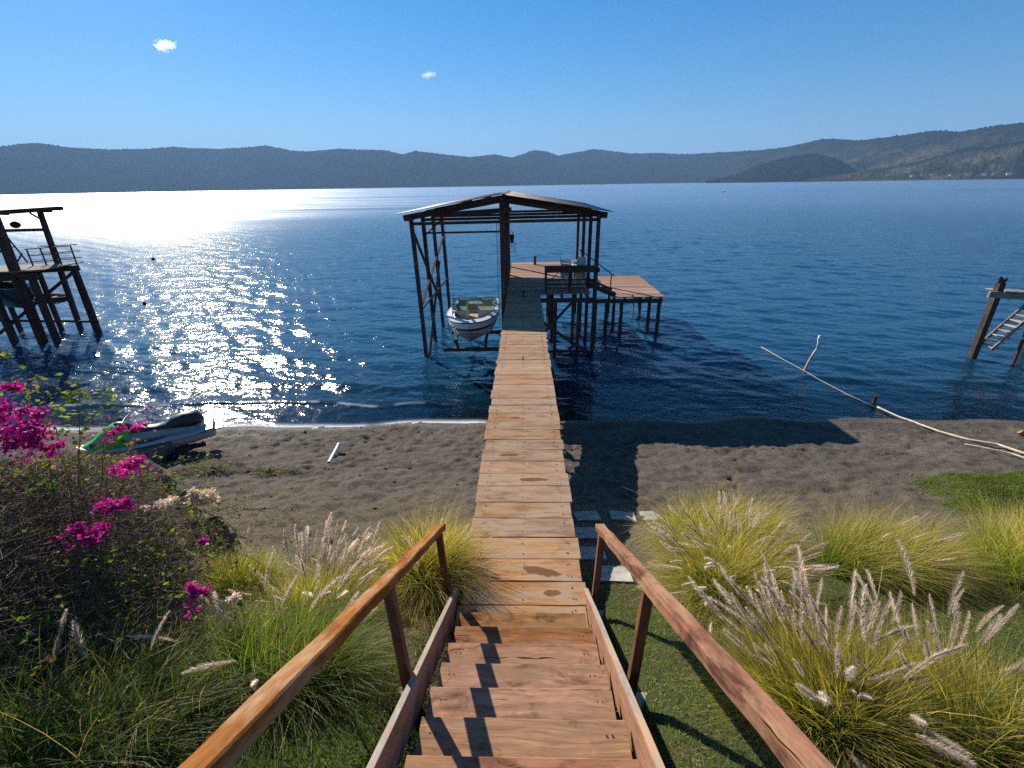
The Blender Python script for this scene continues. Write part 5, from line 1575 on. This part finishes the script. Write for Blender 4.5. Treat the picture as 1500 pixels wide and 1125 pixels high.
def weed_patch(px, py, rx0, ry0, n, label, seed, cols, hgt=(.04, .12), w=.012):
    p = gh(px, py)
    t = thing('creeping_weed', label, 'weeds', (p[0], p[1], p[2]), 0, 'weeds on the sand')
    g = np.random.default_rng(seed)
    V = []; Fs = []; C_ = []
    for k in range(n):
        a = g.random() * 2 * PI; r = math.sqrt(g.random()) * (.6 + .5 * math.sin(3 * a + seed))
        x = r * rx0 * math.cos(a); y = r * ry0 * math.sin(a); z = gz(p[0] + x, p[1] + y) - p[2]
        h = g.uniform(*hgt) * (1.2 - .6 * r)
        b = g.random() * 2 * PI; l_ = w * g.uniform(1.2, 3)
        q = np.array((x, y, z + h * g.random())); d = np.array((math.cos(b), math.sin(b), g.uniform(-.1, .8))); s = np.array((-math.sin(b), math.cos(b), 0)) * w * .6
        o = len(V)
        V += [tuple(q), tuple(q + d * l_ * .5 + s), tuple(q + d * l_), tuple(q + d * l_ * .5 - s)]
        Fs.append((o, o + 1, o + 2, o + 3)); cc = np.array(cols[g.integers(0, len(cols))]) * g.uniform(.6, 1.3); C_ += [tuple(np.clip(cc, 0, 1))] * 4
    lo = link('leaves', mesh_from('leaves', V, Fs, M['leaf'], False, C_), t); lo['kind'] = 'stuff'
    sv = MB()
    for k in range(max(8, n // 60)):
        a = g.random() * 2 * PI
        P = [(0, 0, .0)]
        for q in range(4):
            x = P[-1][0] + math.cos(a) * rx0 * .28; y = P[-1][1] + math.sin(a) * ry0 * .28; a += g.normal(0, .4)
            P.append((x, y, gz(p[0] + x, p[1] + y) - p[2] + .03 + hgt[1] * .5 * g.random()))
        sv.add(*tube_arrays(P, .006, 3))
    so = link('runners', mesh_from('runners', sv.V, sv.F, M['twig']), t); so['kind'] = 'stuff'
    return t


YG = [(.22, .24, .03), (.3, .29, .05), (.14, .19, .025)]
weed_patch(400, 692, .70, .34, 2400, 'flat yellow green weed patch alone on the sand right of the shrub', 1, YG)
weed_patch(312, 690, .95, .42, 3000, 'olive weed patch on the sand behind the jet ski trolley', 2, [(.2, .19, .04), (.15, .17, .03), (.26, .21, .07)], (.05, .28))
weed_patch(1300, 665, .5, .18, 260, 'sparse green sprigs on the sand left of the right grassy bank', 3, YG, (.02, .06))
weed_patch(385, 835, .30, .25, 420, 'yellow leaved weed in front of the boulder', 4, [(.25, .28, .03), (.17, .22, .03)], (.1, .35))

# ------------------------------------------------------------------ bougainvillea: bare tangle, sparse leaves, bract clusters
bx, by = -4.55, 3.75
bz = gz(bx, by)
shrub = thing('bougainvillea_shrub', 'sprawling half bare bougainvillea tangle with magenta flowers filling the left edge', 'shrub', (bx, by, bz))
g = np.random.default_rng(42)
TW = MB(); tips = []


def top_limit(x, y):
    # how high the tangle reaches over each spot (local x, y)
    if x + y > 1.12: return .35
    return 2.15 - 0.72 * max(0, x + .1) - .55 * max(0, y - .1) - 0.2 * max(0, -x - 1.8)


def grow(p, d, r, Ln, depth):
    P = [np.array(p)]; d = np.array(d) / np.linalg.norm(d)
    n = (8, 7, 6, 5)[depth]
    for k in range(n):
        d = d + g.normal(0, .24, 3) + np.array((0, 0, -.07 * depth))
        q = P[-1] + d / np.linalg.norm(d) * Ln / n
        zg = -.5 * q[1] if q[1] > .6 else -.6 * q[1]
        if q[2] < zg + .08: d[2] = abs(d[2]) * .6 + .1
        if q[2] > top_limit(q[0], q[1]) + .14 * g.normal(): d[2] = -abs(d[2]) * .5
        d = d / np.linalg.norm(d)
        P.append(P[-1] + d * Ln / n)
    V, Fs = tube_arrays(P, list(np.linspace(r, r * .45, n + 1)), 4 if depth < 2 else 3)
    TW.add(V, Fs)
    if depth >= 1: tips.extend([(P[k], depth) for k in range(2, n + 1)])
    if depth < 3:
        for c in range((7, 7, 4)[depth]):
            k = int(g.integers(2, n + 1))
            dd = d * .5 + g.normal(0, .8, 3)
            grow(P[k], dd, r * .58, Ln * g.uniform(.45, .75), depth + 1)


for k in range(26):
    a = g.random() * 2 * PI
    x0, y0 = 1.5 * math.cos(a) * g.random() - .3, 1.25 * math.sin(a) * g.random() - .1
    grow((x0, y0, gz(bx + x0, by + y0) - bz - .05), (math.cos(a) * .8, math.sin(a) * .6 - .15, 1.0), .013, 1.9, 0)
print('twigs', len(TW.V), 'tips', len(tips))
o = link('branches', mesh_from('branches', TW.V, TW.F, M['twig']), shrub); o['kind'] = 'stuff'
# the fine dry twigs that fill the tangle
nt = 26000
tx = g.normal(-.15, 1.15, nt); ty = g.normal(-.1, .95, nt)
lim = 2.15 - .72 * np.maximum(0, tx + .1) - .55 * np.maximum(0, ty - .1) - .2 * np.maximum(0, -tx - 1.8)
keep = (lim > .15) & (tx + ty < 1.08 + .14 * g.normal(0, 1, nt)) & (tx < 1.75 + .25 * g.normal(0, 1, nt)) & (ty > -2.4) & (ty < 1.35 - .45 * np.maximum(0, tx) + .15 * g.normal(0, 1, nt))
tx, ty, lim = tx[keep], ty[keep], lim[keep]; nt = len(tx)
tg = ground_z(bx + tx, by + ty) - bz
tz = tg + .03 + (lim - tg).clip(.1) * (1 - g.random(nt) ** 1.7 * .95) * .97
c0 = np.stack([tx, ty, tz], -1)
dr = g.normal(0, 1, (nt, 3)); dr[:, 2] *= .55; dr /= np.linalg.norm(dr, axis=1)[:, None]
ll = g.uniform(.10, .42, nt); rr_ = g.uniform(.0014, .0036, nt)
side = np.cross(dr, g.normal(0, 1, (nt, 3))); side /= np.linalg.norm(side, axis=1)[:, None]; oth = np.cross(dr, side)
Vt = []
for tq, bow_ in ((-.5, 0), (0, .10), (.5, 0)):
    cc_ = c0 + dr * (ll * tq)[:, None] + side * (ll * bow_)[:, None]
    for k in range(3):
        a_ = 2 * PI * k / 3
        Vt.append(cc_ + (side * math.cos(a_) + oth * math.sin(a_)) * (rr_ * (1 if tq < .4 else .5))[:, None])
Vt = np.stack(Vt, 1).reshape(-1, 3); b0 = np.arange(nt) * 9
Qt = np.concatenate([np.stack([b0 + r0 + k, b0 + r0 + (k + 1) % 3, b0 + r0 + 3 + (k + 1) % 3, b0 + r0 + 3 + k], -1) for r0 in (0, 3) for k in range(3)])
o = link('fine_twigs', np_mesh('fine_twigs', Vt, Qt, M['twig']), shrub); o['kind'] = 'stuff'
outer = np.flatnonzero(tz > lim - .38)
tips = tips + [(p_, 9) for p_ in c0[g.permutation(outer)[:9500]]]
# leaves
V = []; Fs = []; C_ = []
LC = [(.10, .16, .02), (.17, .22, .025), (.25, .26, .04), (.06, .11, .015), (.17, .10, .045)]


def add_leaf(V, Fs, C_, p, l_, wd, c, g):
    b = g.random() * 2 * PI; d = np.array((math.cos(b), math.sin(b), g.uniform(-.6, .5))); d /= np.linalg.norm(d)
    s = np.cross(d, g.normal(0, 1, 3)); s /= np.linalg.norm(s) + 1e-6; nrm = np.cross(d, s)
    o = len(V)
    V += [tuple(p), tuple(p + d * l_ * .45 + s * wd + nrm * wd * .35), tuple(p + d * l_), tuple(p + d * l_ * .45 - s * wd + nrm * wd * .35), tuple(p + d * l_ * .5)]
    Fs += [(o, o + 1, o + 4), (o + 1, o + 2, o + 4), (o + 2, o + 3, o + 4), (o + 3, o, o + 4)]
    C_ += [tuple(np.clip(c, 0, 1))] * 5


sel = g.permutation(len(tips))[:17000]
for i in sel:
    p, dp = tips[i]
    dens = fbm(np.array([p[0] * 1.6]), np.array([p[1] * 1.6 + p[2] * 1.3]), 63, 3)[0]
    if dp != 9 and dens < .44 and g.random() < .8: continue
    if dp == 9 and dens < .40: continue
    for q in range(int(g.integers(1, 4))):
        add_leaf(V, Fs, C_, p + g.normal(0, .03, 3), g.uniform(.03, .075), g.uniform(.012, .028), np.array(LC[g.integers(0, 5)]) * g.uniform(.7, 1.6), g)
o = link('leaves', mesh_from('leaves', V, Fs, M['leaf'], False, C_), shrub); o['kind'] = 'stuff'


def cluster(parent, org, pos, size, n, cols, seed, name='flower_cluster', bw=.017, bl=.034):
    g = np.random.default_rng(seed)
    V = []; Fs = []; C_ = []
    lumps = [np.array(pos) + g.normal(0, 1, 3) * np.array(size) * .6 for _ in range(max(3, n // 40))]
    for k in range(n):
        c0 = lumps[g.integers(0, len(lumps))]
        p = c0 + g.normal(0, 1, 3) * np.array(size) * .26 - np.array(org)
        add_leaf(V, Fs, C_, p, bl * g.uniform(.7, 1.3), bw * g.uniform(.8, 1.3), np.array(cols[g.integers(0, len(cols))]) * g.uniform(.75, 1.2), g)
    o = link(name, mesh_from(name, V, Fs, M['bract'], False, C_), parent); o['kind'] = 'stuff'
    return o


MAG = [(.60, .016, .26), (.68, .03, .36), (.46, .010, .24), (.74, .07, .38)]
ORG = (bx, by, bz)
for (px, py, Y, sx, sz, n) in ((28, 635, 3.9, .17, .12, 520), (5, 598, 3.9, .10, .07, 160), (15, 566, 4.0, .07, .03, 70), (70, 660, 3.9, .06, .05, 60), (165, 740, 3.9, .085, .08, 220), (138, 778, 3.85, .11, .07, 230), (112, 772, 3.8, .05, .02, 40),
                               (185, 683, 4.4, .13, .06, 190), (178, 628, 4.4, .12, .03, 60), (205, 622, 4.4, .05, .03, 40), (288, 872, 3.3, .055, .06, 95), (150, 1000, 2.9, .03, .02, 20), (300, 790, 3.8, .02, .02, 16), (60, 605, 4.0, .05, .04, 40)):
    cluster(shrub, ORG, aty(px, py, Y - .5), (sx * .9, sx * .9, sz * .9), int(n * 1.7), MAG, int(px * 7 + py))
    cluster(shrub, ORG, aty(px, py, Y - .5), (sx * 2.1, sx * 2.1, sz * 2.0), int(n * .16) + 4, MAG, int(px * 5 + py))
CRM = [(.82, .74, .46), (.86, .80, .60), (.7, .68, .3), (.84, .74, .56)]
for (px, py, Y, sx, sz, n) in ((294, 728, 4.6, .085, .085, 330), (242, 740, 4.6, .085, .05, 170), (340, 876, 3.4, .03, .05, 30), (215, 744, 4.8, .03, .03, 14)):
    cluster(shrub, ORG, aty(px, py, Y - .9), (sx * .85, sx * .85, sz * .85), int(n * 2.4), CRM, int(px * 3 + py), bw=.015, bl=.03)
# arching shoots that carry the outer clusters and leaves
SH = MB(); V = []; Fs = []; C_ = []
for (px, py, Y) in ((295, 735, 5.0), (240, 745, 4.9), (178, 630, 4.4), (205, 622, 4.4), (185, 685, 4.4), (290, 872, 3.3), (110, 575, 4.0), (60, 560, 4.0), (15, 520, 4.0), (160, 610, 4.2), (340, 880, 3.4), (120, 640, 4.2), (350, 800, 4.2)):
    e = aty(px, py, Y - .4) - np.array(ORG)
    b = np.array((e[0] * .25 - .2, e[1] * .25, .5 + .3 * g.random()))
    m = (b + e) / 2 + np.array((0, 0, .18)) + g.normal(0, .08, 3)
    P = [(1 - t) ** 2 * b + 2 * t * (1 - t) * m + t * t * e + g.normal(0, .012, 3) for t in np.linspace(0, 1, 10)]
    SH.add(*tube_arrays(P, list(np.linspace(.009, .003, 10)), 4))
    for k in range(4, 10):
        for q in range(5): add_leaf(V, Fs, C_, P[k] + g.normal(0, .035, 3), g.uniform(.03, .065), g.uniform(.012, .024), np.array(LC[g.integers(0, 5)]) * g.uniform(.8, 1.3), g)
for q in range(14):                       # the fresh green sprig
    add_leaf(V, Fs, C_, aty(60, 715, 3.6) - np.array(ORG) + g.normal(0, .035, 3), g.uniform(.06, .10), g.uniform(.028, .04), np.array((.05, .15, .02)), g)
for c0, n_, sd in (((110, 580, 4.0), 60, .10), ((35, 570, 4.0), 40, .08), ((80, 620, 4.0), 50, .12), ((160, 590, 4.2), 20, .06), ((150, 998, 2.9), 14, .04), ((215, 765, 4.3), 50, .12)):
    for q in range(n_): add_leaf(V, Fs, C_, aty(*c0) - np.array(ORG) + g.normal(0, sd, 3), g.uniform(.035, .075), g.uniform(.015, .028), np.array(LC[g.integers(0, 3)]) * g.uniform(.9, 1.4), g)
o = link('shoots', mesh_from('shoots', SH.V, SH.F, M['twig'], True), shrub); o['kind'] = 'stuff'
o = link('shoot_leaves', mesh_from('shoot_leaves', V, Fs, M['leaf'], False, C_), shrub); o['kind'] = 'stuff'

# ------------------------------------------------------------------ two small clouds, far outside the haze
def cloud(px, py, D, w, h, label, seed):
    d = ray(px, py); p = CAM + d * D
    t = NT('cloud_vapour')
    tc = t.n('TexCoord').outputs['Object']
    ln = t.n('VectorMath', operation='LENGTH')
    mp = t.mapping(tc, (1 / (w * .5), 1 / (w * .5), 1 / (h * .5))); t.l(mp, ln.inputs[0])
    n = t.noise(tc, 3.2 / h * .5, 5, 0.65)
    den = t.math('MULTIPLY', t.math('SUBTRACT', t.math('SUBTRACT', t.math('MULTIPLY', n, 2.0), .60), t.math('MULTIPLY', ln.outputs['Value'], .66), clamp=True), .022)
    v = t.n('VolumePrincipled'); v.inputs['Color'].default_value = (1, 1, 1, 1); v.inputs['Anisotropy'].default_value = 0.7; t.l(den, v.inputs['Density'])
    t.l(v.outputs[0], t.out.inputs['Volume'])
    o = MB().box(-w / 2, w / 2, -w / 2, w / 2, -h / 2, h / 2).build('cloud', t.m, None)
    o.location = p
    tag(o, label, 'cloud', 'small clouds')


cloud(240, 67, 9000, 400, 150, 'small bright cloud wisp high over the left of the lake', 1)
cloud(627, 110, 9000, 330, 120, 'faint tiny cloud wisp above the boat shelter', 2)
